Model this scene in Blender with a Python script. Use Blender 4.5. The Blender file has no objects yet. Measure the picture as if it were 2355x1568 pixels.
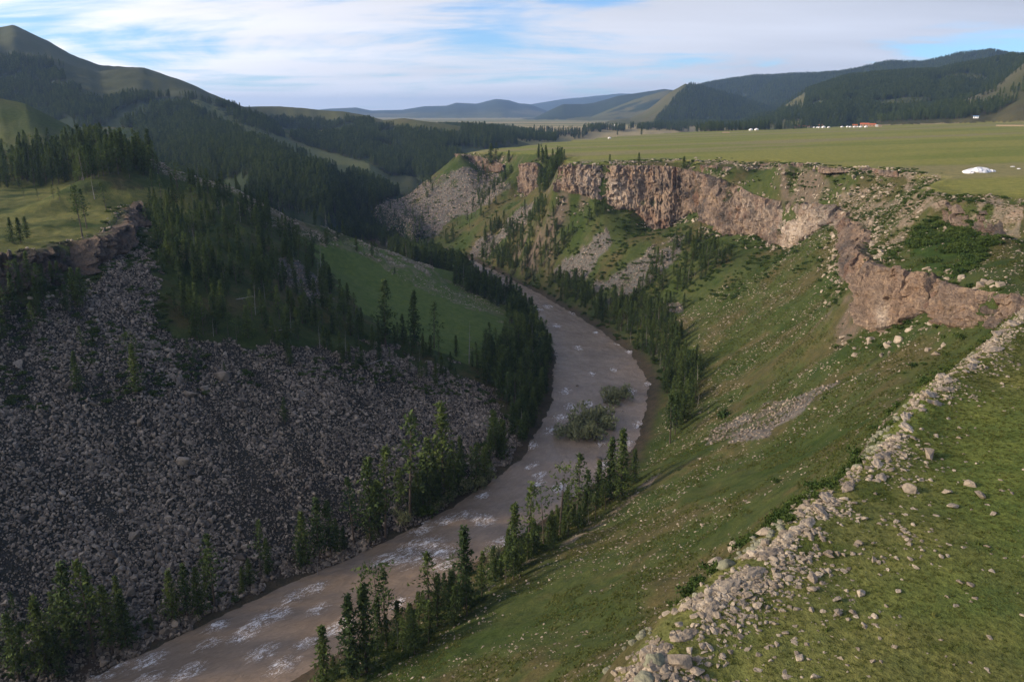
import bpy, bmesh, math, random
import numpy as np
from mathutils import Vector, geometry
random.seed(7); RS = np.random.RandomState(11)
C = bpy.context.scene.collection
# ------------------------------------------------------------------ camera
CAMZ = 95.0; PITCH = math.radians(15.9); F = 1831.0
cam = bpy.data.objects.new('camera', bpy.data.cameras.new('camera')); C.objects.link(cam)
cam.location = (0, 0, CAMZ); cam.rotation_euler = (math.radians(90) - PITCH, 0, 0)
cam.data.sensor_width = 36; cam.data.lens = 36 * F / 2354; cam.data.clip_start = 1; cam.data.clip_end = 60000
bpy.context.scene.camera = cam
SC = bpy.context.scene
# ------------------------------------------------------------------ sky, sun, exposure
SUN_EL, SUN_AZ = math.radians(19), math.radians(-98)      # azimuth from +Y, clockwise
world = bpy.data.worlds.new('World'); SC.world = world; world.use_nodes = True
def build_world():
    nt = world.node_tree; N = nt.nodes; L = nt.links; N.clear()
    out = N.new('ShaderNodeOutputWorld')
    sky = N.new('ShaderNodeTexSky'); sky.sky_type = 'NISHITA'; sky.sun_disc = False
    sky.sun_elevation = SUN_EL; sky.sun_rotation = SUN_AZ; sky.altitude = 1500; sky.air_density = 1.0; sky.dust_density = 0.6; sky.ozone_density = 3.0
    b1 = N.new('ShaderNodeBackground'); b1.inputs[1].default_value = 0.075
    tint = N.new('ShaderNodeMix'); tint.data_type = 'RGBA'; tint.blend_type = 'MULTIPLY'; tint.inputs[0].default_value = 1; tint.inputs[7].default_value = (.75, .97, 1.2, 1)
    L.new(sky.outputs[0], tint.inputs[6]); L.new(tint.outputs[2], b1.inputs[0])
    tc = N.new('ShaderNodeTexCoord'); sep = N.new('ShaderNodeSeparateXYZ'); L.new(tc.outputs['Generated'], sep.inputs[0])
    def m(op, a, b=None, c=None):
        n = N.new('ShaderNodeMath'); n.operation = op
        for i, v in enumerate((a, b, c)):
            if v is None: continue
            if isinstance(v, (int, float)): n.inputs[i].default_value = v
            else: L.new(v, n.inputs[i])
        return n.outputs[0]
    x, y, z = sep.outputs
    zz = m('ADD', m('MAXIMUM', z, 0.0), 0.11)
    px = m('DIVIDE', x, zz); py = m('DIVIDE', y, zz)
    cb = N.new('ShaderNodeCombineXYZ'); L.new(px, cb.inputs[0]); L.new(py, cb.inputs[1])
    def noise(scale, det, rough, dist, sx, sy, rot, off):
        mp = N.new('ShaderNodeMapping'); mp.inputs['Scale'].default_value = (sx, sy, 1); mp.inputs['Rotation'].default_value = (0, 0, rot); mp.inputs['Location'].default_value = off
        L.new(cb.outputs[0], mp.inputs[0])
        n = N.new('ShaderNodeTexNoise'); n.inputs['Scale'].default_value = scale; n.inputs['Detail'].default_value = det
        n.inputs['Roughness'].default_value = rough; n.inputs['Distortion'].default_value = dist
        L.new(mp.outputs[0], n.inputs['Vector']); return n.outputs[0]
    n1 = noise(0.50, 7, 0.58, 0.8, 0.9, 1.0, 0.35, (3.1, 1.7, 0))
    n2 = noise(1.3, 9, 0.66, 0.9, 0.6, 1.3, 0.42, (0.3, 5.2, 0))
    n3 = noise(4.5, 6, 0.6, 0.5, 0.5, 1.8, 0.3, (7.3, 2.2, 0))
    v = m('ADD', m('ADD', m('MULTIPLY', n1, 0.74), m('MULTIPLY', n2, 0.30)), m('MULTIPLY', n3, 0.07))
    # thicker veil towards the horizon
    hz = m('POWER', m('SUBTRACT', 1.0, m('MINIMUM', m('MAXIMUM', z, 0.0), 1.0)), 6.0)
    v = m('ADD', v, m('MULTIPLY', hz, 0.11))
    mr = N.new('ShaderNodeMapRange'); mr.interpolation_type = 'SMOOTHSTEP'; L.new(v, mr.inputs[0])
    mr.inputs[1].default_value = 0.50; mr.inputs[2].default_value = 0.66; mr.inputs[3].default_value = 0.06; mr.inputs[4].default_value = 0.96
    # cloud light: brighter towards the sun, thick parts grey
    sd = (math.cos(SUN_EL) * math.sin(SUN_AZ), math.cos(SUN_EL) * math.cos(SUN_AZ), math.sin(SUN_EL))
    dot = m('ADD', m('ADD', m('MULTIPLY', x, sd[0]), m('MULTIPLY', y, sd[1])), m('MULTIPLY', z, sd[2]))
    glow = m('MULTIPLY', m('ADD', dot, 1.0), 0.5)
    n4 = noise(0.9, 4, 0.5, 0.2, 0.5, 1.6, 0.3, (9.1, 4.4, 0))
    br = m('ADD', m('ADD', m('ADD', 0.24, m('MULTIPLY', glow, 0.27)), m('MULTIPLY', m('POWER', glow, 6.0), 1.25)), m('MULTIPLY', m('SUBTRACT', n4, 0.5), -0.22))
    br = m('ADD', br, m('MULTIPLY', hz, 0.14))
    col = N.new('ShaderNodeMix'); col.data_type = 'RGBA'; L.new(glow, col.inputs[0])
    col.inputs[6].default_value = (0.72, 0.80, 1.0, 1); col.inputs[7].default_value = (1.07, 0.99, 0.92, 1)
    b2 = N.new('ShaderNodeBackground'); L.new(col.outputs[2], b2.inputs[0]); L.new(br, b2.inputs[1])
    ms = N.new('ShaderNodeMixShader'); L.new(mr.outputs[0], ms.inputs[0]); L.new(b1.outputs[0], ms.inputs[1]); L.new(b2.outputs[0], ms.inputs[2])
    L.new(ms.outputs[0], out.inputs[0])
build_world()
sun = bpy.data.objects.new('sun', bpy.data.lights.new('sun', 'SUN')); C.objects.link(sun)
sun.data.energy = 2.5; sun.data.angle = math.radians(9); sun.data.color = (1.0, 0.84, 0.66)
sdv = Vector((math.cos(SUN_EL) * math.sin(SUN_AZ), math.cos(SUN_EL) * math.cos(SUN_AZ), math.sin(SUN_EL)))
sun.rotation_euler = sdv.to_track_quat('Z', 'Y').to_euler(); sun.location = sdv * 500 + Vector((0, 0, 100))
SC.view_settings.view_transform = 'Standard'; SC.view_settings.look = 'None'
SC.view_settings.exposure = 1.2; SC.view_settings.gamma = 1; SC.view_settings.use_curve_mapping = False
SC.render.engine = 'CYCLES'
SC.cycles.use_denoising = True; SC.cycles.max_bounces = 4; SC.cycles.diffuse_bounces = 2; SC.cycles.glossy_bounces = 2; SC.cycles.transmission_bounces = 2
SC.cycles.transparent_max_bounces = 4; SC.cycles.volume_bounces = 0; SC.cycles.caustics_reflective = False; SC.cycles.caustics_refractive = False
# ------------------------------------------------------------------ helpers: picture point -> ray, noise
cp, sp = math.cos(PITCH), math.sin(PITCH)
def rays(px, py):
    px = np.asarray(px, float); py = np.asarray(py, float)
    dx = (px - 1177) / F; dy = (784 - py) / F
    return dx, cp + dy * sp, -sp + dy * cp
def T(px, py, t):
    dx, dy, dz = rays(px, py); return (float(dx * t), float(dy * t), float(CAMZ + dz * t))
def Z(px, py, z):
    dx, dy, dz = rays(px, py); return T(px, py, (z - CAMZ) / dz)
PA, PB, PC = 72.0, 0.035, -0.012
def plane(x, y): return PA + PB * x + PC * y
def P(px, py, off=0.0):
    dx, dy, dz = rays(px, py); return T(px, py, (CAMZ - PA - off) / (PB * dx + PC * dy - dz))
def project(x, y, z):
    zc = z - CAMZ; dep = np.maximum(y * cp - zc * sp, 0.1); up = y * sp + zc * cp
    return 1177 + F * x / dep, 784 - F * up / dep, np.where(y * cp - zc * sp > 1, dep, -1)
def _h(ix, iy, s):
    n = (ix.astype(np.int64) * 374761393 + iy.astype(np.int64) * 668265263 + s * 974634777) & 0xffffffff
    n = ((n ^ (n >> 13)) * 1274126177) & 0xffffffff
    n = ((n ^ (n >> 16)) * 2246822519) & 0xffffffff
    return ((n ^ (n >> 15)) & 0xffffff) / float(0xffffff)
def vn(x, y, s=0):
    x = np.asarray(x, float); y = np.asarray(y, float)
    ix = np.floor(x); iy = np.floor(y); fx = x - ix; fy = y - iy
    fx = fx * fx * fx * (fx * (fx * 6 - 15) + 10); fy = fy * fy * fy * (fy * (fy * 6 - 15) + 10)
    a = _h(ix, iy, s); b = _h(ix + 1, iy, s); c = _h(ix, iy + 1, s); d = _h(ix + 1, iy + 1, s)
    return (a + (b - a) * fx) * (1 - fy) + (c + (d - c) * fx) * fy
def fbm(x, y, s=0, o=4, g=0.5):
    t = 0; a = 1; n = 0
    for k in range(o):
        c, q = math.cos(k * 1.3 + .4), math.sin(k * 1.3 + .4)
        t = t + a * (vn((x * c - y * q) * 2 ** k + 17.3 * k, (x * q + y * c) * 2 ** k - 9.1 * k, s + k) * 2 - 1); n += a; a *= g
    return t / n
def inpoly(u, v, poly):
    r = np.zeros(np.shape(u), bool); n = len(poly); j = n - 1
    for i in range(n):
        xi, yi = poly[i]; xj, yj = poly[j]
        c = ((yi > v) != (yj > v)) & (u < (xj - xi) * (v - yi) / ((yj - yi) or 1e-9) + xi)
        r ^= c; j = i
    return r
def sstep(a, b, x):
    t = np.clip((x - a) / (b - a), 0, 1); return t * t * (3 - 2 * t)
# ------------------------------------------------------------------ the lie of the land (metres, river at 0)
PAIRS_PX = [((135, 1568), (720, 1568)), ((300, 1480), (830, 1500)), ((440, 1420), (920, 1440)), ((560, 1370), (990, 1390)),
  ((660, 1318), (1060, 1340)), ((800, 1268), (1130, 1295)), ((900, 1215), (1200, 1250)), ((1000, 1165), (1270, 1205)), ((1100, 1108), (1350, 1150)),
  ((1178, 1050), (1440, 1095)), ((1212, 985), (1495, 1030)), ((1240, 920), (1515, 950)), ((1254, 860), (1520, 880)), ((1256, 815), (1480, 820)),
  ((1240, 752), (1400, 760)), ((1195, 690), (1300, 700)), ((1140, 648), (1210, 650)), ((1085, 612), (1150, 620)), ((1040, 596), (1090, 597)),
  ((980, 583), (1020, 576)), ((930, 574), (960, 566))]
PAIRS = [((-600, 20), (-600, -20)), ((-300, 25), (-260, -15)), ((-180, 48), (-150, 5)), ((-115, 85), (-75, 55))]
PAIRS += [(Z(*l, 0)[:2], Z(*r, 0)[:2]) for l, r in PAIRS_PX]
PAIRS += [((-128, 640), (-100, 650)), ((-152, 720), (-124, 720)), ((-150, 820), (-120, 815)), ((-140, 960), (-110, 945)), ((-80, 1130), (-50, 1105)),
  ((60, 1330), (85, 1290)), ((250, 1600), (275, 1570)), ((420, 1900), (450, 1870))]
pts = []; edges = []
def add(line, con=True):
    b = len(pts)
    for p in line: pts.append(p)
    if con:
        for i in range(len(line) - 1): edges.append((b + i, b + i + 1))
def dens(line, step=14.0):
    o = [line[0]]
    for a, b in zip(line, line[1:]):
        n = max(1, int(math.dist(a[:2], b[:2]) / step))
        for k in range(1, n + 1): o.append(tuple(a[i] + (b[i] - a[i]) * k / n for i in range(3)))
    return o
add(dens([(l[0], l[1], 0.4) for l, r in PAIRS])); add(dens([(r[0], r[1], 0.4) for l, r in PAIRS]))
add(dens([((l[0] + r[0]) / 2, (l[1] + r[1]) / 2, -2.5) for l, r in PAIRS]))
# plateau edge, far corner round to the near side
FAR_RIM = [P(2354, 280), P(2150, 284), P(2000, 289), P(1830, 297), P(1600, 302), P(1450, 311), P(1340, 319), P(1180, 338), P(1100, 344), P(1057, 353)]
RIM = [P(*q) for q in [(1057, 353), (1084, 350), (1144, 350), (1190, 351), (1235, 353), (1280, 357), (1322, 361), (1296, 369), (1330, 372), (1372, 372), (1430, 372), (1516, 369),
  (1601, 370), (1650, 374), (1697, 374), (1769, 367), (1807, 368), (1783, 378), (1841, 375), (1901, 383), (2009, 382), (2081, 394), (2165, 402), (2200, 400),
  (2165, 412), (2119, 428), (2173, 447), (2255, 455), (2354, 466)]]
bay = [(150, 185), (165, 160), (150, 132), (115, 112), (85, 103)]
NR_PX = [(2354, 700), (2290, 758), (2235, 808), (2150, 850), (2090, 905), (2055, 960), (2010, 1010), (1960, 1065), (1900, 1120), (1830, 1180), (1750, 1240), (1650, 1300),
  (1560, 1375), (1515, 1430), (1455, 1490), (1425, 1568)]
NR = [P(*q) for q in NR_PX]
tail = [(1, 12), (-8, -10), (-50, -45), (-150, -80), (-300, -105), (-600, -120)]
add(dens(FAR_RIM, 40)); add(dens(RIM, 12) + [(x, y, plane(x, y)) for x, y in bay] + dens(NR, 6) + [(x, y, plane(x, y)) for x, y in tail])
# slope foot just outside the near edge
nrl = dens(NR + [(x, y, plane(x, y)) for x, y in tail[:2]], 8)
for a, b in zip(nrl, nrl[1:]):
    dx, dy = b[0] - a[0], b[1] - a[1]; l = math.hypot(dx, dy); nx, ny = dy / l, -dx / l
    pts.append((a[0] + nx * 2.2, a[1] + ny * 2.2, a[2] - 3.0))
# far side just below the far rim
for a, b in zip(FAR_RIM, FAR_RIM[1:]):
    dx, dy = b[0] - a[0], b[1] - a[1]; l = math.hypot(dx, dy); nx, ny = dy / l, -dx / l
    pts.append((a[0] + nx * 6, a[1] + ny * 6, a[2] - 12))
def tp(px, py, dt=0.0):
    dx, dy, dz = rays(px, py); 
    return (px, py, float((CAMZ - PA) / (PB * dx + PC * dy - dz)) - 2 - dt) if not dt else (px, py, tp(px, py - 15)[2] - dt)
# cliff faces: (top px, py, t), (base px, py, t)
CLIFFS = {
 'main': [((1285,386,472),(1272,435,464)),((1324,379,463),(1336,440,456)),((1372,379,458),(1367,450,450)),((1420,380,455),(1420,478,446)),((1456,380,452),(1456,474,443)),
  ((1504,380,450),(1504,521,437)),((1528,381,448),(1528,531,435)),((1564,384,446),(1564,509,436)),((1601,393,435),(1601,480,426)),((1661,411,405),(1640,515,396)),
  ((1700,428,395),(1672,534,386)),((1735,445,385),(1720,535,377)),((1770,455,378),(1757,536,370)),((1817,464,366),(1800,565,354)),((1850,467,354),(1830,569,344)),
  ((1890,470,338),(1870,545,331)),((1925,471,327),(1900,520,321)),((1945,488,316),(1925,507,312)),((1965,503,302),(1945,545,292)),((1997,525,276),(1952,589,264)),
  ((2005,550,250),(1968,600,240)),((1992,579,224),(1972,642,213)),((2020,600,210),(1985,690,200)),((2057,615,198),(2019,757,187)),((2100,622,191),(2057,750,182)),
  ((2153,628,185),(2114,725,177)),((2175,640,178),(2146,709,171)),((2200,650,170),(2170,735,162)),((2228,658,163),(2190,745,155)),((2260,664,158),(2240,750,150)),
  ((2309,674,150),(2300,752,143)),((2370,682,146),(2370,752,139)),((2480,690,142),(2480,760,135)),((2640,700,138),(2640,770,131))],
 'upper': [((2168,462,226),(2172,500,219)),((2215,474,218),(2215,520,210)),((2262,478,212),(2258,528,203)),((2300,484,206),(2296,548,196)),((2345,492,200),(2340,560,190)),((2420,500,195),(2420,570,185)),((2560,520,188),(2560,590,178))],
 'mid': [((1606,379,434),(1610,412,429)),((1650,383,424),(1652,418,418)),((1690,385,418),(1690,414,412)),((1728,380,418),(1724,398,413)),((1765,374,424),(1762,386,420))],
 'rimband': [((x_, y_, tp(x_, y_)[2]), (x_, y_ + d_, tp(x_, y_)[2] - 2.5)) for x_, y_, d_ in [(1787,380,10),(1841,378,13),(1901,386,12),(1955,387,9),(2009,386,13),(2070,396,12)]],
 'corner': [((1051,354,735),(1053,386,729)),((1060,355,724),(1062,389,718)),((1084,356,714),(1085,385,708)),((1110,361,703),(1110,389,697)),((1142,370,690),(1142,396,685)),((1165,380,676),(1165,392,672))],
 'stack': [((1196,380,604),(1198,438,597)),((1205,377,600),(1203,444,592)),((1222,374,594),(1218,448,585)),((1240,372,590),(1236,448,580)),((1252,392,585),(1250,425,580))],
 'left': [((-60,600,196),(-60,690,188)),((0,588,206),(0,668,198)),((60,578,212),(60,663,204)),((108,569,219),(112,655,211)),((150,557,226),(148,645,218)),((192,545,236),(192,612,229)),
  ((240,538,243),(240,600,236)),((264,514,262),(276,562,252)),((283,476,299),(304,522,285)),((312,468,310),(325,505,298))],
}
for k, c in CLIFFS.items():
    add(dens([T(*a) for a, b in c], 10)); add(dens([T(*b) for a, b in c], 10))
pix = [  # slope points: px, py, t
 (1270,402,545),(1262,432,530),(1240,462,522),(1300,520,455),(1250,600,460),(1200,540,505),(1150,500,560),(1100,450,650),(1000,500,640),(1060,540,590),(950,480,680),(850,490,720),
 (900,460,710),(980,425,715),(1040,395,722),(950,540,620),(1120,580,545),(1170,430,640),(1400,560,418),(1370,650,405),(1560,590,385),(1500,680,375),(1650,620,350),(1600,720,335),
 (1750,620,325),(1700,720,305),(1650,820,285),(1850,650,288),(1900,720,250),(1800,780,250),(1750,880,225),(1900,820,205),(2000,830,178),(1850,950,172),(1950,900,160),(1680,980,205),
 (2100,790,160),(2165,810,148),(1780,1060,155),(1900,1020,135),(1650,1150,140),(1780,1180,112),(1500,1170,165),(1550,1300,115),(1400,1230,160),(1270,1290,158),(1350,1400,115),(1200,1400,135),
 (1420,1500,92),(1250,1520,105),(1050,1490,130),(1300,1568,92),(1100,1568,108),(900,1568,128),
 (1850,420,378),(1900,440,344),(1900,410,352),(2000,440,315),(2050,480,280),(2100,500,245),(2080,560,222),(2150,540,208),(2230,560,192),(2200,620,182),(2300,530,190),(2354,600,165),(2300,640,158),(1740,400,400),(1650,390,430),(2120,470,232),
 # left
 (0,430,390),(200,425,390),(350,415,372),(0,510,268),(150,500,275),(0,345,440),(150,340,430),(250,335,400),(330,338,360),(360,365,362),(400,395,360),(520,420,370),(600,460,375),(700,505,380),(800,540,390),(900,575,400),
 (1000,612,408),(1080,655,408),(1150,695,400),(500,550,280),(500,480,325),(620,560,310),(700,650,300),(850,700,310),(1000,700,345),(1150,740,345),(1190,850,300),(1080,780,305),(950,800,272),(820,640,350),
 (0,900,179),(0,760,192),(150,710,205),(400,780,211),(250,850,190),(300,600,234),(300,700,215),(400,600,248),(700,800,227),(1000,850,262),(500,1000,192),(200,1100,171),(0,1200,156.4),(0,1400,144.4),(800,1000,206),(1000,960,238),(600,900,208),
 (900,900,236),(1100,900,262),(-150,1000,160),(-200,800,175)]
for q in pix: pts.append(T(*q))
for q in [(-150,450,14),(-210,540,24),(-110,500,6),(-180,480,30),(-90,470,12),(-300,480,70),(-350,560,60),(-260,620,30),(-330,700,35),(-230,760,18),(-230,950,15),(-190,1100,25),(-60,1250,30),(100,1450,45),(330,1900,50),
  (-600,500,80),(-900,300,90),(-500,300,66),(-400,200,62),(-300,130,45),(-350,80,15),(-260,200,60),(-600,150,80),(-600,70,20),(-1200,0,90),(-600,-200,80),(-600,900,70),(-500,1200,80),(-200,1500,60),(0,1900,58),(600,2100,62),
  (1000,1500,88),(1500,1400,98),(900,2000,66),(1300,600,110),(700,300,94),(400,0,86),(300,-300,86),(0,-200,74),(-200,-300,72),(0,-1500,80),(1500,-500,110),(-1500,-800,90),(2000,2500,80),(0,3000,60),(-2000,2000,90),(-3000,0,110),(1200,2600,64),(600,3200,62),
  (20000,0,60),(20000,20000,60),(0,20000,58),(-20000,20000,60),(-20000,0,60),(-20000,-20000,60),(20000,-20000,60),(0,-20000,60),(3000,7000,60),(-1000,8000,58),(1500,5000,61),
  (60,40,plane(60,40)),(100,80,plane(100,80)),(40,10,plane(40,10)),(250,150,plane(250,150)),(200,400,plane(200,400)),(400,700,plane(400,700)),(500,500,plane(500,500)),(100,600,plane(100,600)),(0,720,plane(0,720)),(150,900,plane(150,900)),(-8,60,26),(20,75,38)]:
    pts.append(q)
xy = [Vector(p[:2]) for p in pts]
ov, oe, of, ovi, oei, ofi = geometry.delaunay_2d_cdt(xy, edges, [], 0, 1e-4)
A3 = np.array(pts); TV = np.zeros((len(ov), 3)); fresh = 0
for i, v in enumerate(ov):
    TV[i, :2] = v
    if ovi[i]: TV[i, 2] = np.mean([pts[j][2] for j in ovi[i]])
    else:
        fresh += 1; d = np.hypot(A3[:, 0] - v[0], A3[:, 1] - v[1]); k = np.argsort(d)[:3]; w = 1 / (d[k] + .1); TV[i, 2] = (A3[k, 2] * w).sum() / w.sum()
print('tin', len(ov), 'faces', len(of), 'crossings', fresh)
def raster(x0, y0, nx, ny, st):
    G = np.full((ny, nx), np.nan)
    for f in of:
        a, b, c = TV[f[0]], TV[f[1]], TV[f[2]]
        i0 = max(0, int((min(a[0], b[0], c[0]) - x0) / st)); i1 = min(nx - 1, int((max(a[0], b[0], c[0]) - x0) / st) + 1)
        j0 = max(0, int((min(a[1], b[1], c[1]) - y0) / st)); j1 = min(ny - 1, int((max(a[1], b[1], c[1]) - y0) / st) + 1)
        if i1 < i0 or j1 < j0: continue
        X, Y = np.meshgrid(x0 + np.arange(i0, i1 + 1) * st, y0 + np.arange(j0, j1 + 1) * st)
        det = (b[1] - c[1]) * (a[0] - c[0]) + (c[0] - b[0]) * (a[1] - c[1])
        if abs(det) < 1e-9: continue
        w0 = ((b[1] - c[1]) * (X - c[0]) + (c[0] - b[0]) * (Y - c[1])) / det
        w1 = ((c[1] - a[1]) * (X - c[0]) + (a[0] - c[0]) * (Y - c[1])) / det
        w2 = 1 - w0 - w1; m = (w0 >= -1e-6) & (w1 >= -1e-6) & (w2 >= -1e-6)
        S = G[j0:j1 + 1, i0:i1 + 1]; S[m] = (w0 * a[2] + w1 * b[2] + w2 * c[2])[m]
    G[np.isnan(G)] = 60; return G
def blur(G, s):
    r = int(s * 3) + 1; k = np.exp(-np.arange(-r, r + 1) ** 2 / (2 * s * s)); k /= k.sum()
    for ax in (0, 1):
        Pd = np.pad(G, [(r, r) if a == ax else (0, 0) for a in (0, 1)], mode='edge'); O = np.zeros_like(G)
        for i, w in enumerate(k): O += w * (Pd[i:i + G.shape[0]] if ax == 0 else Pd[:, i:i + G.shape[1]])
        G = O
    return G
NX0, NY0, NST, NNX, NNY = -520.0, -160.0, 1.25, 900, 1000
FX0, FY0, FST, FNX, FNY = -16000.0, -16000.0, 40.0, 801, 801
GN_ = raster(NX0, NY0, NNX, NNY, NST)
M = np.zeros_like(GN_)
def stamp(line, r):
    for x, y, z in dens(line, 1.2):
        i = int((x - NX0) / NST); j = int((y - NY0) / NST); q = int(r / NST)
        if 0 <= i < NNX and 0 <= j < NNY: M[max(0, j - q):j + q + 1, max(0, i - q):i + q + 1] = 1
for k, c in CLIFFS.items(): stamp([T(*a) for a, b in c], 5); stamp([T(*b) for a, b in c], 5)
stamp(NR, 3); stamp(RIM, 3)
M = np.clip(blur(M, 2) * 1.3, 0, 1)
GN_ = blur(GN_, 0.9) * M + blur(GN_, 4.0) * (1 - M)
GF_ = raster(FX0, FY0, FNX, FNY, FST)
def bil(G, x, y, x0, y0, st):
    ny, nx = G.shape; fx = np.clip((x - x0) / st, 0, nx - 1.001); fy = np.clip((y - y0) / st, 0, ny - 1.001)
    i = fx.astype(int); j = fy.astype(int); fx = fx - i; fy = fy - j
    return (G[j, i] * (1 - fx) + G[j, i + 1] * fx) * (1 - fy) + (G[j + 1, i] * (1 - fx) + G[j + 1, i + 1] * fx) * fy
# hills and ranges: crest line (px, py), crest distance, front and back run-out, foot height, spur size
RANGES = [
 dict(n='hill', c=[(-900,330),(-500,170),(-250,100),(-100,70),(0,62),(30,57),(60,70),(110,95),(160,125),(230,150),(330,155),(400,180),(480,215),(560,247),(640,290),(720,330)], r=[2300,2300,2300,2300,2200,2200,2150,2100,2050,2000,1950,1850,1750,1650,1600,1550], wf=1150, wb=900, z=40, s=.09),
 dict(n='spur', c=[(60,180),(180,190),(300,205),(400,220),(480,240),(560,288),(640,312),(730,345),(800,365),(850,378),(880,402),(915,440),(940,480)], r=[1900,1850,1750,1620,1500,1400,1300,1200,1120,1060,1020,970,930], wf=420, wb=240, z=15, s=.04),
 dict(n='wood', c=[(420,262),(500,250),(560,246),(650,245),(700,249),(760,256),(800,258),(850,268),(880,277),(930,273),(960,278),(1020,285),(1060,292),(1110,299),(1160,316),(1220,335)], r=[2000,2000,1950,1900,1900,1850,1800,1750,1700,1650,1600,1550,1500,1480,1450,1400], wf=640, wb=400, z=8, s=.04),
 dict(n='meadow', c=[(-900,150),(-300,165),(0,225),(60,240),(130,275),(200,312),(240,335),(300,375)], r=[900,800,720,705,685,660,640,620], wf=230, wb=160, z=58, s=.03),
 dict(n='r1', c=[(2040,276),(2100,262),(2170,245),(2230,225),(2280,205),(2320,175),(2354,147),(2500,70),(2800,60),(3400,200)], r=[1800,1800,1800,1800,1800,1800,1800,1800,1800,1800], wf=460, wb=500, z=80, s=.06),
 dict(n='r2', c=[(1780,268),(1800,246),(1830,226),(1849,214),(1932,187),(1957,181),(2020,176),(2080,172),(2155,169),(2191,156),(2277,140),(2354,127),(2500,110),(3000,120)], r=[2500]*14, wf=900, wb=900, z=72, s=.08),
 dict(n='r3', c=[(1820,180),(1867,174),(1932,169),(1975,160),(2040,144),(2119,146),(2191,131),(2277,120),(2339,126),(2450,140),(3000,150)], r=[4200]*11, wf=1300, wb=1200, z=65, s=.06),
 dict(n='r4', c=[(1520,268),(1560,240),(1595,204),(1643,190),(1737,178),(1867,172),(1932,172),(2050,190)], r=[4600]*8, wf=1100, wb=1200, z=62, s=.07),
 dict(n='r5', c=[(1448,272),(1480,258),(1500,245),(1540,213),(1575,193),(1620,204),(1700,228),(1760,248),(1812,268)], r=[3400]*9, wf=800, wb=700, z=62, s=.05),
 dict(n='r6', c=[(1215,279),(1260,256),(1294,240),(1340,240),(1366,237),(1420,222),(1470,214),(1528,206),(1600,215)], r=[6200]*9, wf=1500, wb=1200, z=60, s=.07),
 dict(n='r6b', c=[(1360,269),(1410,248),(1450,232),(1500,217),(1540,206),(1600,230)], r=[5000]*6, wf=900, wb=900, z=60, s=.04),
 dict(n='r7', c=[(1100,262),(1222,240),(1294,228),(1423,216),(1470,217),(1700,232),(2000,240)], r=[13000]*7, wf=2500, wb=1500, z=58, s=.03),
 dict(n='r8', c=[(300,262),(600,262),(700,256),(753,251),(818,248),(854,255),(926,253),(977,245),(1027,244),(1049,237),(1096,239),(1139,228),(1168,231),(1193,238),(1218,240),(1260,256),(1320,266)], r=[9500]*17, wf=2600, wb=1500, z=58, s=.05),
]
for R in RANGES:
    c = np.array(R['c'], float); dx, dy, dz = rays(c[:, 0], c[:, 1]); R['az'] = np.arctan2(dx, dy); R['el'] = dz / np.hypot(dx, dy); R['rr'] = np.array(R['r'], float)
    R['cz'] = CAMZ + R['rr'] * R['el']
def ranges_h(x, y, base):
    r = np.hypot(x, y); az = np.arctan2(x, y); out = base.copy(); who = np.full(np.shape(x), -1); uu = np.zeros(np.shape(x))
    for k, R in enumerate(RANGES):
        a0, a1 = R['az'][0], R['az'][-1]
        cz = np.interp(az, R['az'], R['cz']); D = np.interp(az, R['az'], R['rr'])
        D = D * (1 + 0.03 * fbm(az * 25, az * 0 + k, 50 + k, 3))
        fade = sstep(a0 - .12, a0, az) * (1 - sstep(a1, a1 + .10, az))
        side = D - r; u = np.where(side > 0, side / R['wf'], -side / R['wb']); inside = u < 1
        w = np.clip(1 - u, 0, 1); prof = np.where(side > 0, w ** 1.35 * .6 + w * w * (3 - 2 * w) * .4, w * w * (3 - 2 * w))
        L = R['wf'] / 3.2; hh = np.maximum(cz - R['z'], 0)
        nz = fbm(x / L, y / L, 80 + k, 5, .55) * R['s'] * 2.2 * np.clip(u * (1 - u) * 4, 0, 1) ** .6
        jag = fbm(x / (R['wf'] * .06), y / (R['wf'] * .06), 300 + k, 3) * .010 * np.clip(1 - u, 0, 1)
        h = R['z'] + hh * (prof + nz * np.clip(prof * 3, 0, 1) + jag) * fade - (1 - fade) * 90 - sstep(.72, 1, u) * 45
        h = np.where(inside & (fade > 0), h, -1e9); m = h > out
        out = np.where(m, h, out); who = np.where(m, k, who); uu = np.where(m, np.where(side > 0, u, -u), uu)
    return out, who, uu
def land(x, y, full=False):
    x = np.atleast_1d(np.asarray(x, float)); y = np.atleast_1d(np.asarray(y, float))
    near = (x > NX0 + 30) & (x < NX0 + NNX * NST - 30) & (y > NY0 + 30) & (y < NY0 + NNY * NST - 30)
    hb = bil(GF_, x, y, FX0, FY0, FST); hn = bil(GN_, x, y, NX0, NY0, NST)
    ex = np.clip(np.minimum.reduce([x - NX0 - 30, NX0 + NNX * NST - 30 - x, y - NY0 - 30, NY0 + NNY * NST - 30 - y]) / 60, 0, 1)
    h = np.where(near, hb * (1 - ex) + hn * ex, hb)
    gp = plane(x, y); flat = np.clip(1 - np.abs(h - gp) / 1.5, 0, 1) * (x > -80)
    rough = (1 - flat * .85) * np.clip((h - 0.2) / 3, 0.15, 1)
    h = h + rough * (1.5 * fbm(x / 22, y / 22, 1, 3) + .55 * fbm(x / 5, y / 5, 5, 3)) + flat * .25 * fbm(x / 60, y / 60, 9, 2)
    h2, who, uu = ranges_h(x, y, h)
    if full: return h2, who, uu, flat
    return h2
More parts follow.
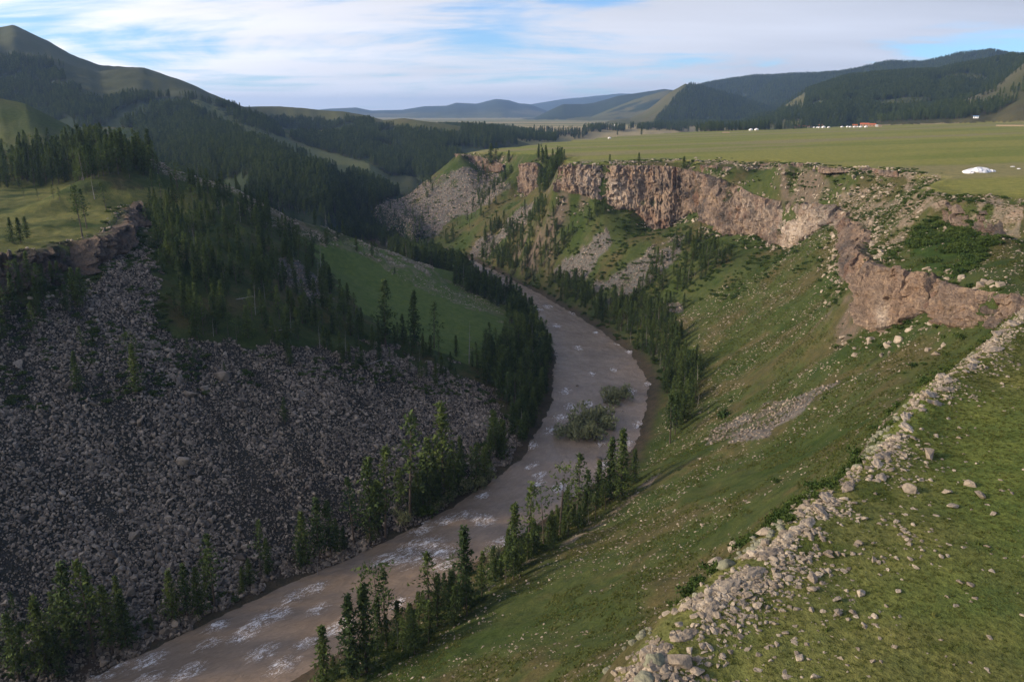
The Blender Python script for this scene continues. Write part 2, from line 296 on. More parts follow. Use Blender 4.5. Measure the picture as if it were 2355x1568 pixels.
def hit(px, py, tmin=15, tmax=4000, n=900):
    px = np.atleast_1d(np.asarray(px, float)); py = np.atleast_1d(np.asarray(py, float)); dx, dy, dz = rays(px, py)
    ts = tmin * (tmax / tmin) ** np.linspace(0, 1, n); t = ts[None, :]
    X = dx[:, None] * t; Y = dy[:, None] * t; Zr = CAMZ + dz[:, None] * t
    below = Zr < land(X.ravel(), Y.ravel()).reshape(X.shape); i = np.argmax(below, 1); ok = below.any(1)
    tt = ts[np.maximum(i, 1) - 1] * .5 + ts[i] * .5
    x = dx * tt; y = dy * tt; z = land(x, y); return x, y, z, tt, ok
# ------------------------------------------------------------------ materials
def rgb(c): return (c[0], c[1], c[2], 1)
class NB:
    def __init__(s, name):
        s.m = bpy.data.materials.new(name); s.m.use_nodes = True; s.nt = s.m.node_tree; s.N = s.nt.nodes; s.L = s.nt.links
        s.N.clear(); s.out = s.N.new('ShaderNodeOutputMaterial'); s.b = s.N.new('ShaderNodeBsdfPrincipled'); s.L.new(s.b.outputs[0], s.out.inputs[0])
        s.b.inputs['Specular IOR Level'].default_value = 0.25; s.b.inputs['Roughness'].default_value = 0.9
    def put(s, i, v):
        if isinstance(v, (int, float)): i.default_value = v
        elif isinstance(v, tuple): i.default_value = v if len(v) == len(i.default_value) else rgb(v)
        else: s.L.new(v, i)
    def noise(s, scale, det=4, rough=.55, vec=None, dist=0):
        n = s.N.new('ShaderNodeTexNoise'); n.inputs['Scale'].default_value = scale; n.inputs['Detail'].default_value = det; n.inputs['Roughness'].default_value = rough; n.inputs['Distortion'].default_value = dist
        if vec is not None: s.L.new(vec, n.inputs['Vector'])
        return n.outputs[0]
    def pos(s): return s.N.new('ShaderNodeNewGeometry').outputs['Position']
    def obj(s): return s.N.new('ShaderNodeTexCoord').outputs['Object']
    def rnd(s): return s.N.new('ShaderNodeObjectInfo').outputs['Random']
    def attr(s, n, k='Color'):
        a = s.N.new('ShaderNodeAttribute'); a.attribute_name = n; return a.outputs[k]
    def ramp(s, f, stops):
        r = s.N.new('ShaderNodeValToRGB'); e = r.color_ramp.elements
        while len(e) < len(stops): e.new(.5)
        for q, (p, c) in zip(e, stops): q.position = p; q.color = rgb(c) if isinstance(c, tuple) else (c, c, c, 1)
        s.L.new(f, r.inputs[0]); return r.outputs[0]
    def mix(s, f, a, b, mode='MIX'):
        n = s.N.new('ShaderNodeMix'); n.data_type = 'RGBA'; n.blend_type = mode; s.put(n.inputs[0], f); s.put(n.inputs[6], a); s.put(n.inputs[7], b); return n.outputs[2]
    def math(s, op, a, b=0.0):
        n = s.N.new('ShaderNodeMath'); n.operation = op; s.put(n.inputs[0], a); s.put(n.inputs[1], b); return n.outputs[0]
    def map(s, vec, sc=(1, 1, 1), rot=(0, 0, 0)):
        n = s.N.new('ShaderNodeMapping'); n.inputs['Scale'].default_value = sc; n.inputs['Rotation'].default_value = rot; s.L.new(vec, n.inputs[0]); return n.outputs[0]
    def bump(s, h, st=.5, d=.3):
        n = s.N.new('ShaderNodeBump'); n.inputs['Strength'].default_value = st; n.inputs['Distance'].default_value = d; s.L.new(h, n.inputs['Height']); s.L.new(n.outputs[0], s.b.inputs['Normal'])
    def col(s, c, rough=None):
        s.put(s.b.inputs['Base Color'], c)
        if rough is not None: s.b.inputs['Roughness'].default_value = rough
def mat_ground():
    q = NB('ground'); p = q.pos(); a = q.attr('Col')
    f1 = q.noise(3.1, 5, .65, p); f2 = q.noise(.45, 5, .6, p); f3 = q.noise(12, 3, .6, p)
    v = q.ramp(f1, [(.25, .55), (.5, 1.0), (.8, 1.5)]); c = q.mix(1.0, a, v, 'MULTIPLY')
    v2 = q.ramp(f2, [(.3, (.72, .80, .78)), (.7, (1.28, 1.16, 1.08))]); c = q.mix(1.0, c, v2, 'MULTIPLY')
    q.col(c, .95); q.b.inputs['Specular IOR Level'].default_value = .05
    q.bump(q.math('ADD', q.math('ADD', q.math('MULTIPLY', f1, .5), f2), q.math('MULTIPLY', f3, .2)), .8, .5)
    return q.m
def mat_cliff():
    q = NB('cliff_rock'); p = q.pos(); a = q.attr('Col')
    st = q.map(p, (1.6, 1.6, .22)); f1 = q.noise(.9, 7, .68, st, .6); f2 = q.noise(.25, 5, .6, p); f3 = q.noise(4, 4, .6, p)
    c = q.mix(1.0, a, q.ramp(f1, [(.28, (.38, .36, .36)), (.5, (.95, .93, .92)), (.72, (1.45, 1.4, 1.3))]), 'MULTIPLY')
    c = q.mix(q.ramp(f2, [(.52, 0.0), (.70, .45)]), c, (.27, .16, .095))
    c = q.mix(1.0, c, q.ramp(f3, [(.3, .7), (.7, 1.25)]), 'MULTIPLY')
    q.col(c, .92); q.bump(q.math('ADD', f1, q.math('MULTIPLY', f3, .35)), 1.0, 1.0); return q.m
def mat_rock(name, dark, light, lich=None):
    q = NB(name); o = q.obj(); r = q.rnd(); f = q.noise(2.2, 6, .62, o); f2 = q.noise(9, 4, .6, o)
    c = q.ramp(r, [(0.0, dark), (.6, tuple((dark[i] + light[i]) / 2 for i in range(3))), (1.0, light)])
    c = q.mix(1.0, c, q.ramp(f, [(.3, .62), (.7, 1.3)]), 'MULTIPLY')
    if lich: c = q.mix(q.ramp(f2, [(.52, 0.0), (.68, .7)]), c, lich)
    q.col(c, .93); q.bump(q.math('ADD', f, q.math('MULTIPLY', f2, .4)), .7, .15); return q.m
def mat_leaf(name, a, b, trans=.25):
    q = NB(name); r = q.rnd(); v = q.attr('tint', 'Fac')
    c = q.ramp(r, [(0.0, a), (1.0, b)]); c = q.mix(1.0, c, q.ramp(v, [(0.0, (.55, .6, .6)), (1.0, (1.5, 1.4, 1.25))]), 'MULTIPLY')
    q.col(c, .85); q.b.inputs['Specular IOR Level'].default_value = .1
    t = q.N.new('ShaderNodeBsdfTranslucent'); q.L.new(c, t.inputs[0]); m = q.N.new('ShaderNodeMixShader'); m.inputs[0].default_value = trans
    q.L.new(q.b.outputs[0], m.inputs[1]); q.L.new(t.outputs[0], m.inputs[2]); q.L.new(m.outputs[0], q.out.inputs[0]); return q.m
def mat_flat(name, c, rough=.8, var=.25, sc=3):
    q = NB(name); f = q.noise(sc, 4, .6, q.obj()); q.col(q.mix(1.0, c, q.ramp(f, [(.3, 1 - var), (.7, 1 + var)]), 'MULTIPLY'), rough); q.bump(f, .3, .1); return q.m
def mat_water():
    q = NB('muddy_water'); uv = q.attr('flow', 'Vector'); p = q.pos()
    foam = q.attr('foam', 'Fac')
    s1 = q.map(uv, (1.0, .45, 1)); n1 = q.noise(.9, 7, .65, s1, 1.2); n2 = q.noise(1.7, 6, .62, s1, 1.6); n3 = q.noise(.09, 4, .55, uv)
    base = q.ramp(n3, [(.3, (.215, .152, .098)), (.7, (.295, .215, .145))])
    base = q.mix(1.0, base, q.ramp(n1, [(.3, .85), (.7, 1.15)]), 'MULTIPLY')
    ridge = q.math('SUBTRACT', 1.0, q.math('MULTIPLY', q.math('ABSOLUTE', q.math('SUBTRACT', n2, .5)), 24.0))
    patch = q.math('MULTIPLY', q.math('ADD', n1, -0.5), 5.0)
    ridge = q.math('MAXIMUM', ridge, 0.0)
    amt = q.math('MULTIPLY', q.math('MULTIPLY', foam, 1.0), q.math('ADD', q.math('MULTIPLY', ridge, .8), q.math('MULTIPLY', patch, .8)))
    ff = q.ramp(amt, [(.30, 0.0), (.55, 1.0)])
    q.col(q.mix(ff, base, (.82, .77, .72)))
    q.put(q.b.inputs['Roughness'], q.math('ADD', .26, q.math('MULTIPLY', ff, .5))); q.b.inputs['Specular IOR Level'].default_value = .35
    h = q.math('ADD', q.math('MULTIPLY', n1, 1.0), q.math('MULTIPLY', n2, .45)); q.bump(h, .8, .35); return q.m
M_GROUND = mat_ground(); M_CLIFF = mat_cliff(); M_WATER = mat_water()
M_DARK = mat_rock('grey_rock', (.090, .072, .056), (.38, .30, .22), (.075, .068, .064))
M_PALE = mat_rock('pale_rock', (.22, .172, .120), (.43, .35, .25), (.13, .11, .085))
M_WHITE = mat_rock('white_marble', (.72, .70, .68), (.78, .76, .74), (.45, .45, .47))
M_GREYW = mat_rock('blue_grey_marble', (.36, .38, .42), (.42, .44, .48), (.25, .26, .28))
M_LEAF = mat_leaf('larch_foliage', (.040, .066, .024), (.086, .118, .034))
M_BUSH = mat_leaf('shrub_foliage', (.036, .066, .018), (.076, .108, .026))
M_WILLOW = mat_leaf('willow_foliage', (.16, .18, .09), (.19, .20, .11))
M_CUSH = mat_rock('cushion_plant', (.17, .165, .105), (.28, .265, .18), (.12, .12, .07))
M_BARK = mat_flat('bark', (.085, .066, .05)); M_DEAD = mat_flat('dead_wood', (.26, .23, .20))
M_FELT = mat_flat('white_felt', (.80, .79, .76), .9, .05); M_ORANGE = mat_flat('orange_roof', (.48, .13, .055), .7, .15); M_WALL = mat_flat('timber_wall', (.34, .22, .13), .8)
M_BLUE = mat_flat('blue_paint', (.16, .26, .38), .6, .1); M_TIMBER = mat_flat('weathered_timber', (.36, .26, .17)); M_HIDE = mat_flat('dark_hide', (.04, .03, .025)); M_DOOR = mat_flat('door_paint', (.30, .09, .04)); M_GLASS = mat_flat('dark_window', (.03, .035, .04), .2, .05)
# ------------------------------------------------------------------ object makers
def link(o): C.objects.link(o); return o
def tagit(o, label=None, cat=None, group=None, kind=None):
    if label: o['label'] = label
    if cat: o['category'] = cat
    if group: o['group'] = group
    if kind: o['kind'] = kind
    return o
def mesh_np(name, co, quads, mat, smooth=True, col=None, extra=None, tris=False):
    me = bpy.data.meshes.new(name); n = 3 if tris else 4
    me.vertices.add(len(co)); me.vertices.foreach_set('co', np.asarray(co, np.float32).ravel())
    q = np.asarray(quads, np.int32); me.loops.add(q.size); me.loops.foreach_set('vertex_index', q.ravel())
    me.polygons.add(len(q)); me.polygons.foreach_set('loop_start', np.arange(0, q.size, n, dtype=np.int32)); me.polygons.foreach_set('loop_total', np.full(len(q), n, np.int32))
    me.polygons.foreach_set('use_smooth', np.full(len(q), smooth))
    if col is not None:
        a = me.attributes.new('Col', 'FLOAT_COLOR', 'POINT'); a.data.foreach_set('color', np.hstack([col, np.ones((len(col), 1))]).astype(np.float32).ravel())
    for k, v in (extra or {}).items():
        if np.ndim(v) == 2: a = me.attributes.new(k, 'FLOAT_VECTOR', 'POINT'); a.data.foreach_set('vector', np.asarray(v, np.float32).ravel())
        else: a = me.attributes.new(k, 'FLOAT', 'POINT'); a.data.foreach_set('value', np.asarray(v, np.float32))
    me.materials.append(mat); me.update(calc_edges=True); me.validate()
    return me
def gridq(nr, nc, wrap=False):
    i, j = np.meshgrid(np.arange(nr - 1), np.arange(nc if wrap else nc - 1), indexing='ij'); j2 = (j + 1) % nc
    return np.stack([i * nc + j, i * nc + j2, (i + 1) * nc + j2, (i + 1) * nc + j], -1).reshape(-1, 4)
# ------------------------------------------------------------------ ground colour (albedo, with some light and shade painted in)
POLY = dict(
 block=[(-400,700),(-400,2200),(135,1640),(440,1440),(660,1330),(800,1280),(1000,1170),(1100,1110),(1178,1050),(1190,985),(1150,915),(1090,870),(1000,850),(900,815),(760,805),(600,800),(500,790),(395,775),(370,700),(360,620),(330,575),(270,580),(240,640),(150,690),(0,700)],
 boulder_nose=[(640,600),(690,590),(770,690),(700,690),(640,640)],
 scree1=[(1060,388),(1135,400),(1180,425),(1120,470),(1040,500),(1010,540),(960,560),(900,545),(845,492),(930,440)],
 scree2=[(1230,452),(1180,500),(1130,540),(1090,560),(1080,590),(1120,600),(1150,560),(1200,520),(1225,480)],
 scree3=[(1395,520),(1360,540),(1330,580),(1280,620),(1270,650),(1300,655),(1350,640),(1400,560)],
 scree4=[(1575,540),(1540,545),(1450,600),(1370,660),(1385,700),(1440,690),(1500,640),(1560,590)],
 scree5=[(1500,690),(1580,700),(1570,715),(1490,735)],
 scree6=[(1700,960),(1760,925),(1860,900),(1930,882),(1935,890),(1870,920),(1840,960),(1760,1005),(1620,1020),(1640,985)],
 scree7=[(1235,1290),(1150,1330),(1180,1310),(1320,1230),(1470,1120),(1520,1080),(1530,1090),(1400,1200)],
 soil=[(1960,690),(1990,690),(2015,757),(1990,755)],
 rimrock=[(1285,372),(1601,374),(1690,384),(1760,390),(1900,400),(2000,398),(2090,415),(2080,440),(2050,470),(2120,480),(2200,500),(2354,520),(2354,462),(2173,445),(2119,428),(2165,404),(2081,392),(1901,381),(1783,375),(1601,367),(1300,366)],
 baserock=[(1960,430),(2120,425),(2180,450),(2354,468),(2354,560),(2250,520),(2160,480),(2080,560),(2060,620),(1990,590),(1940,490),(1930,455)],
 darkveg=[(2110,500),(2230,510),(2290,560),(2260,600),(2200,640),(2130,610),(2090,560)],
 knoll=[(310,335),(350,340),(410,390),(520,415),(640,480),(760,530),(880,565),(1000,605),(1000,640),(880,600),(740,560),(620,520),(500,440),(395,420),(330,370)],
 hilltop=[(-300,60),(-60,100),(0,128),(108,144),(252,202),(360,231),(468,288),(520,318),(600,300),(560,236),(330,140),(160,110),(30,45),(-100,40)],
 strip=[(440,226),(480,236),(560,288),(640,311),(730,344),(800,363),(850,376),(905,420),(945,462),(900,450),(850,415),(780,396),(700,368),(640,345),(560,312),(480,268)],
 cornerzone=[(842,494),(1052,352),(1192,350),(1195,480),(1095,592),(1000,580),(930,560)],
 slopegrass_lit=[(820,545),(880,565),(1000,605),(1170,690),(1195,790),(1100,850),(960,790),(860,740),(780,660),(740,600),(700,560)],
 slopestone=[(850,560),(1180,700),(1160,740),(900,640),(850,590)])
def jit(u, v, x, y, a=1.0):
    return u + a * 16 * fbm(x / 9, y / 9, 21, 3), v + a * 12 * fbm(x / 9, y / 9, 31, 3)
def ground_masks(x, y, z):
    u, v, d = project(x, y, z); ju, jv = jit(u, v, x, y)
    inf = d > 0; K = {k: inpoly(ju, jv, p) & inf for k, p in POLY.items()}
    K['block'] = inf & inpoly(ju + 26 * fbm(x / 4, y / 4, 23, 3), jv + 34 * fbm(x / 14, y / 14, 25, 3) + 22 * fbm(x / 3.5, y / 3.5, 27, 2), POLY['block'])
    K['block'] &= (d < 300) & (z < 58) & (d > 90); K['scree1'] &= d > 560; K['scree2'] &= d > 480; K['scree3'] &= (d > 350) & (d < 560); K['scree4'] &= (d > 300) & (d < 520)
    K['scree6'] &= (d > 120) & (d < 300); K['scree7'] &= d > 110; K['rimrock'] &= (d > 150) & (d < 500); K['baserock'] &= (d > 150) & (d < 420); K['darkveg'] &= (d > 140) & (d < 260)
    K['knoll'] &= (d > 300) & (d < 480); K['hilltop'] &= (d > 1300) & ~inpoly(ju, jv, [(225,140),(330,150),(330,182),(240,170)]); K['slopegrass_lit'] &= (d > 230) & (d < 430); K['strip'] &= d > 850; K['cornerzone'] &= (d > 540) & (d < 800); K['slopestone'] &= (d > 250) & (d < 420); K['soil'] &= (d > 170) & (d < 230); K['scree5'] &= d > 250; K['boulder_nose'] &= (d > 250) & (d < 400)
    return u, v, d, K
def lerp(a, b, m): return a + (np.asarray(b) - a) * m[:, None]
def ground_color(x, y, z, who, uu, flat):
    u, v, d, K = ground_masks(x, y, z); n = len(x)
    c = np.tile(np.array([.053, .067, .021]), (n, 1))
    n1 = fbm(x / 14, y / 14, 41, 4); n2 = fbm(x / 3.2, y / 3.2, 45, 3); n3 = fbm(x / 90, y / 90, 47, 3)
    c = lerp(c, [.078, .070, .030], sstep(.0, .45, n1 + .3 * n2)); c = lerp(c, [.038, .056, .015], sstep(.05, .5, -n1 + .2 * n2))
    c = lerp(c, [.035, .045, .018], sstep(.45, .7, n2) * .6)
    pl = flat * (d > 30)
    g = np.tile(np.array([.215, .208, .056]), (n, 1)); st = fbm(x / 160, y / 45, 51, 4); g = lerp(g, [.165, .182, .044], sstep(-.1, .35, st)); g = lerp(g, [.22, .195, .085], sstep(.1, .5, fbm(x / 300, y / 70, 53, 3)))
    c = c * (1 - pl[:, None]) + g * pl[:, None]
    nearf = flat * (x > -20) * (y < 125); c = c * (1 - nearf[:, None]) + nearf[:, None] * lerp(lerp(np.tile([.098, .126, .030], (n, 1)), [.120, .126, .038], sstep(-.2, .4, n1)), [.066, .084, .020], sstep(.1, .5, n2))
    terr = (x < -90) & (z > 57.5) & (z < 66) & (d > 200) & (who < 0); c = lerp(c, [.135, .135, .042], terr * sstep(-.6, .1, n1) * .9)
    rk = np.array([.085, .077, .072])
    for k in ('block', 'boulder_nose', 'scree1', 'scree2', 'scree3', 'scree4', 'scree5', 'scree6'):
        cc = rk * .45 if k == 'block' else rk * 1.5  # boulder field ground painted darker, as shade in the gaps between boulders
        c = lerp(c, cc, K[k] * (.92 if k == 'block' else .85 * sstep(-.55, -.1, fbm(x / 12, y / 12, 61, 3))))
    c = lerp(c, [.105, .142, .036], K['slopegrass_lit'] * .85)  # same grass painted brighter, standing in for light on the shaded spur slope
    for k in ('rimrock', 'baserock', 'knoll', 'scree7', 'slopestone'): c = lerp(c, [.21, .165, .125], K[k] * sstep(-.1, .3, n2 + .3 * n1) * (.4 if k in ('knoll', 'slopestone') else .75))
    c = lerp(c, [.030, .055, .012], K['darkveg'] * .8); c = lerp(c, [.09, .07, .06], K['soil'] * 1.0)
    bank = sstep(2.2, .5, z) * (who < 0); c = lerp(c, [.075, .055, .04], bank * .8)
    # distant country
    dist = np.hypot(x, y); far = (who < 0) & (dist > 1450); ag = fbm(x / 1500, y / 260, 71, 4)
    fc = lerp(np.tile([.20, .19, .085], (n, 1)), [.32, .26, .14], sstep(0, .3, ag)); fc = lerp(fc, [.15, .16, .065], sstep(.1, .4, -ag)); c = np.where(far[:, None], fc, c)
    for k, R in enumerate(RANGES):
        m = who == k
        if not m.any(): continue
        xx, yy, u_, zz, az = x[m], y[m], uu[m], z[m], np.arctan2(x[m], y[m])
        L = R['wf'] / 3.0; w = fbm(xx / L, yy / L, 90 + k, 5, .6)
        gr = lerp(np.tile([.075, .078, .030], (m.sum(), 1)), [.100, .090, .045], sstep(-.2, .4, w))
        fo = np.tile([.028, .040, .022], (m.sum(), 1)); N_ = R['n']
        if N_ == 'hill': f = sstep(.22, .36, u_ + w * .5) * (u_ > 0); gr = lerp(gr, [.055, .060, .028], np.ones(len(u_)) * .7)
        elif N_ == 'spur': f = sstep(.26, .34, u_ + w * .15) * (u_ > 0)
        elif N_ == 'wood': f = sstep(.12, .2, u_ + w * .2) * (u_ > 0)
        elif N_ in ('meadow',): f = u_ * 0; gr = lerp(gr, [.060, .078, .026], sstep(-.3, .3, w))
        elif N_ == 'r1': f = sstep(.25, .5, w) * .3; gr = gr * .6; gr = lerp(gr, [.080, .076, .048], sstep(.25, .02, np.abs(u_) + w * .2) * .7)
        elif N_ == 'r2': f = sstep(-.5, -.28, w) * (az > rays(1860, 240)[0] / 1.04 - .02)
        elif N_ == 'r5': f = (az > np.interp(zz, [62, 235], [rays(1498, 200)[0] / 1.04, rays(1592, 200)[0] / 1.04])) * 1.0 * (u_ > 0)
        elif N_ in ('r6b',): f = sstep(.1, .3, w)
        elif N_ == 'r8': f = sstep(.75, .35, u_ + w * .6) * 1.0
        else: f = sstep(-.45, -.2, w + .3 * (u_ < .5))
        if N_[0] == 'r': gr = gr * (1.0 if N_ == 'r5' else 1.2); fo = fo * 1.1
        c[m] = lerp(gr, fo, f)
    c = lerp(c, [.105, .115, .045], K['strip'] * .9); c = lerp(c, [.070, .075, .034], K['hilltop'] * .85)
    return np.clip(c, .01, 1)
def fmask(x, y, z, who, uu):   # where woods stand on the ranges (same rule as the colour)
    c = ground_color(x, y, z, who, uu, np.zeros(len(x))); return c[:, 1] < .052
# ------------------------------------------------------------------ terrain meshes
def polar(r0, r1, nr, azs, name, label):
    rr = r0 * (r1 / r0) ** np.linspace(0, 1, nr); R_, A_ = np.meshgrid(rr, azs, indexing='ij'); x = (R_ * np.sin(A_)).ravel(); y = (R_ * np.cos(A_)).ravel()
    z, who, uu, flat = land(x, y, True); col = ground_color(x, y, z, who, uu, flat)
    if r0 < 100:
        gx = np.stack([x, y, z], 1).reshape(nr, len(azs), 3); e1 = np.gradient(gx, axis=0); e2 = np.gradient(gx, axis=1); nn_ = np.cross(e1, e2); sl = (np.hypot(nn_[..., 0], nn_[..., 1]) / (np.abs(nn_[..., 2]) + 1e-9)).ravel()
        col = lerp(col, [.13, .10, .078], sstep(1.35, 2.0, sl + .3 * fbm(x / 3, y / 3, 71, 2)) * (who < 0) * .85 * sstep(-.25, .15, fbm(x / 7, y / 7, 73, 4)))
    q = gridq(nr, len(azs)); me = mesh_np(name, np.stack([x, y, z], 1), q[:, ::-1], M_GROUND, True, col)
    return tagit(link(bpy.data.objects.new(name, me)), label, kind='structure')
a_in = np.linspace(-.66, .66, 820); a_l = np.linspace(-math.pi, -.66, 90)[:-1]; a_r = np.linspace(.66, math.pi, 70)[1:]
AZ = np.concatenate([a_l, a_in, a_r])
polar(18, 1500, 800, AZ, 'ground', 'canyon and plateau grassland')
AZF = np.concatenate([np.linspace(-math.pi, -.66, 50)[:-1], np.linspace(-.66, .66, 560), np.linspace(.66, math.pi, 50)[1:]])
polar(1490, 22000, 330, AZF, 'distant_hills', 'far grassland and ranges of hills')
bm = bmesh.new(); bmesh.ops.create_circle(bm, cap_ends=True, radius=18.5, segments=64); me = bpy.data.meshes.new('ground_below'); bm.to_mesh(me); bm.free()
me.materials.append(mat_flat('grass_below', (.06, .07, .02))); ob = link(bpy.data.objects.new('ground_below_camera', me)); ob.location = (0, 0, 60); tagit(ob, kind='structure')
# ------------------------------------------------------------------ river
FOAM = [(960,1268,9),(1010,1275,6),(890,1285,5),(970,1215,5),(1065,1185,4),(1115,1200,4),(1030,1195,4),(1150,1250,5),(720,1355,4),(680,1370,4),(730,1400,3),(620,1420,5),(590,1435,4),(780,1440,4),(600,1500,4),(650,1530,4),(430,1545,4),(340,1520,4),(230,1545,5),(480,1480,3),(500,1440,3),
  (1020,1300,4),(920,1385,3),(985,1410,3),(1240,1110,3),(1110,1140,3),(1220,1025,4),(1225,1070,3),(1240,1092,3),(1290,960,5),(1265,990,4),(1380,1020,3),(1395,940,3),(1450,900,4),(1440,1020,4),(1470,975,4),(1480,1010,4),(1300,900,4),(1360,860,3),(1250,850,3),(1410,850,3),(1330,800,4),(1450,810,4),(1320,720,5),(1280,750,4),(1240,712,4),
  (1220,660,4),(1260,705,5),(1180,640,3),(1370,765,3),(1420,790,3),(1490,885,3),(1350,930,4),(1310,935,4),(1290,1120,4),(1385,1070,3),(1000,583,3),(1100,1190,3),(330,1568,4),(560,1460,4),(700,1480,3),(1330,1000,2),(1395,900,3)]
def river():
    L = np.array([p[0] for p in PAIRS], float); R = np.array([p[1] for p in PAIRS], float); mid = (L + R) / 2
    s = np.concatenate([[0], np.cumsum(np.hypot(*np.diff(mid, axis=0).T))]); i0 = 3; fine = np.arange(s[i0], s[i0 + 21], .55); S = np.concatenate([np.linspace(0, s[i0], 60)[:-1], fine, np.linspace(fine[-1], s[-1], 120)[1:]])
    def sm(a):   # smooth polyline
        q = np.interp(S, s, a); k = 9; w = np.ones(k) / k; return np.convolve(np.pad(q, k // 2, mode='edge'), w, 'valid')
    lx, ly, rx, ry = sm(L[:, 0]), sm(L[:, 1]), sm(R[:, 0]), sm(R[:, 1]); n = 90; tt = np.linspace(-.22, 1.22, n)
    X = lx[:, None] + (rx - lx)[:, None] * tt; Y = ly[:, None] + (ry - ly)[:, None] * tt; W = np.hypot(rx - lx, ry - ly); SS = np.repeat(S[:, None], n, 1); TT = W[:, None] * tt
    TT = 40 * (TT / 40)
    foam = np.zeros_like(X)
    for px, py, r in FOAM:
        fx, fy, _ = Z(px, py, 0); k = np.argmin(np.hypot(np.interp(S, S, (lx + rx) / 2) - fx, (ly + ry) / 2 - fy)); k2 = min(k + 1, len(S) - 1)
        dx, dy = (lx + rx)[k2] - (lx + rx)[k - 1], (ly + ry)[k2] - (ly + ry)[k - 1]; l = math.hypot(dx, dy) or 1; dx /= l; dy /= l
        a = (X - fx) * dx + (Y - fy) * dy; b = -(X - fx) * dy + (Y - fy) * dx; r = r * .64
        foam = np.maximum(foam, np.exp(-(a / (1.5 * r)) ** 2 - (b / (.85 * r)) ** 2))
    foam = np.clip(foam * 1.15 +   .10 * sstep(.1, .5, fbm(X / 16, Y / 16, 5, 3)), 0, 1.1)
    H = .18 * fbm(SS / 3.0, TT / 2.0, 3, 4) * 1.2 + foam * (.45 * fbm(SS / 2.0, TT / 1.6, 8, 3) + .15)
    q = gridq(len(S), n); me = mesh_np('river', np.stack([X, Y, H], -1).reshape(-1, 3), q, M_WATER, True, None, dict(foam=foam.ravel(), flow=np.stack([TT, SS, SS * 0], -1).reshape(-1, 3)))
    return tagit(link(bpy.data.objects.new('river', me)), 'brown muddy river with white rapids winding through the canyon', kind='structure')
river()
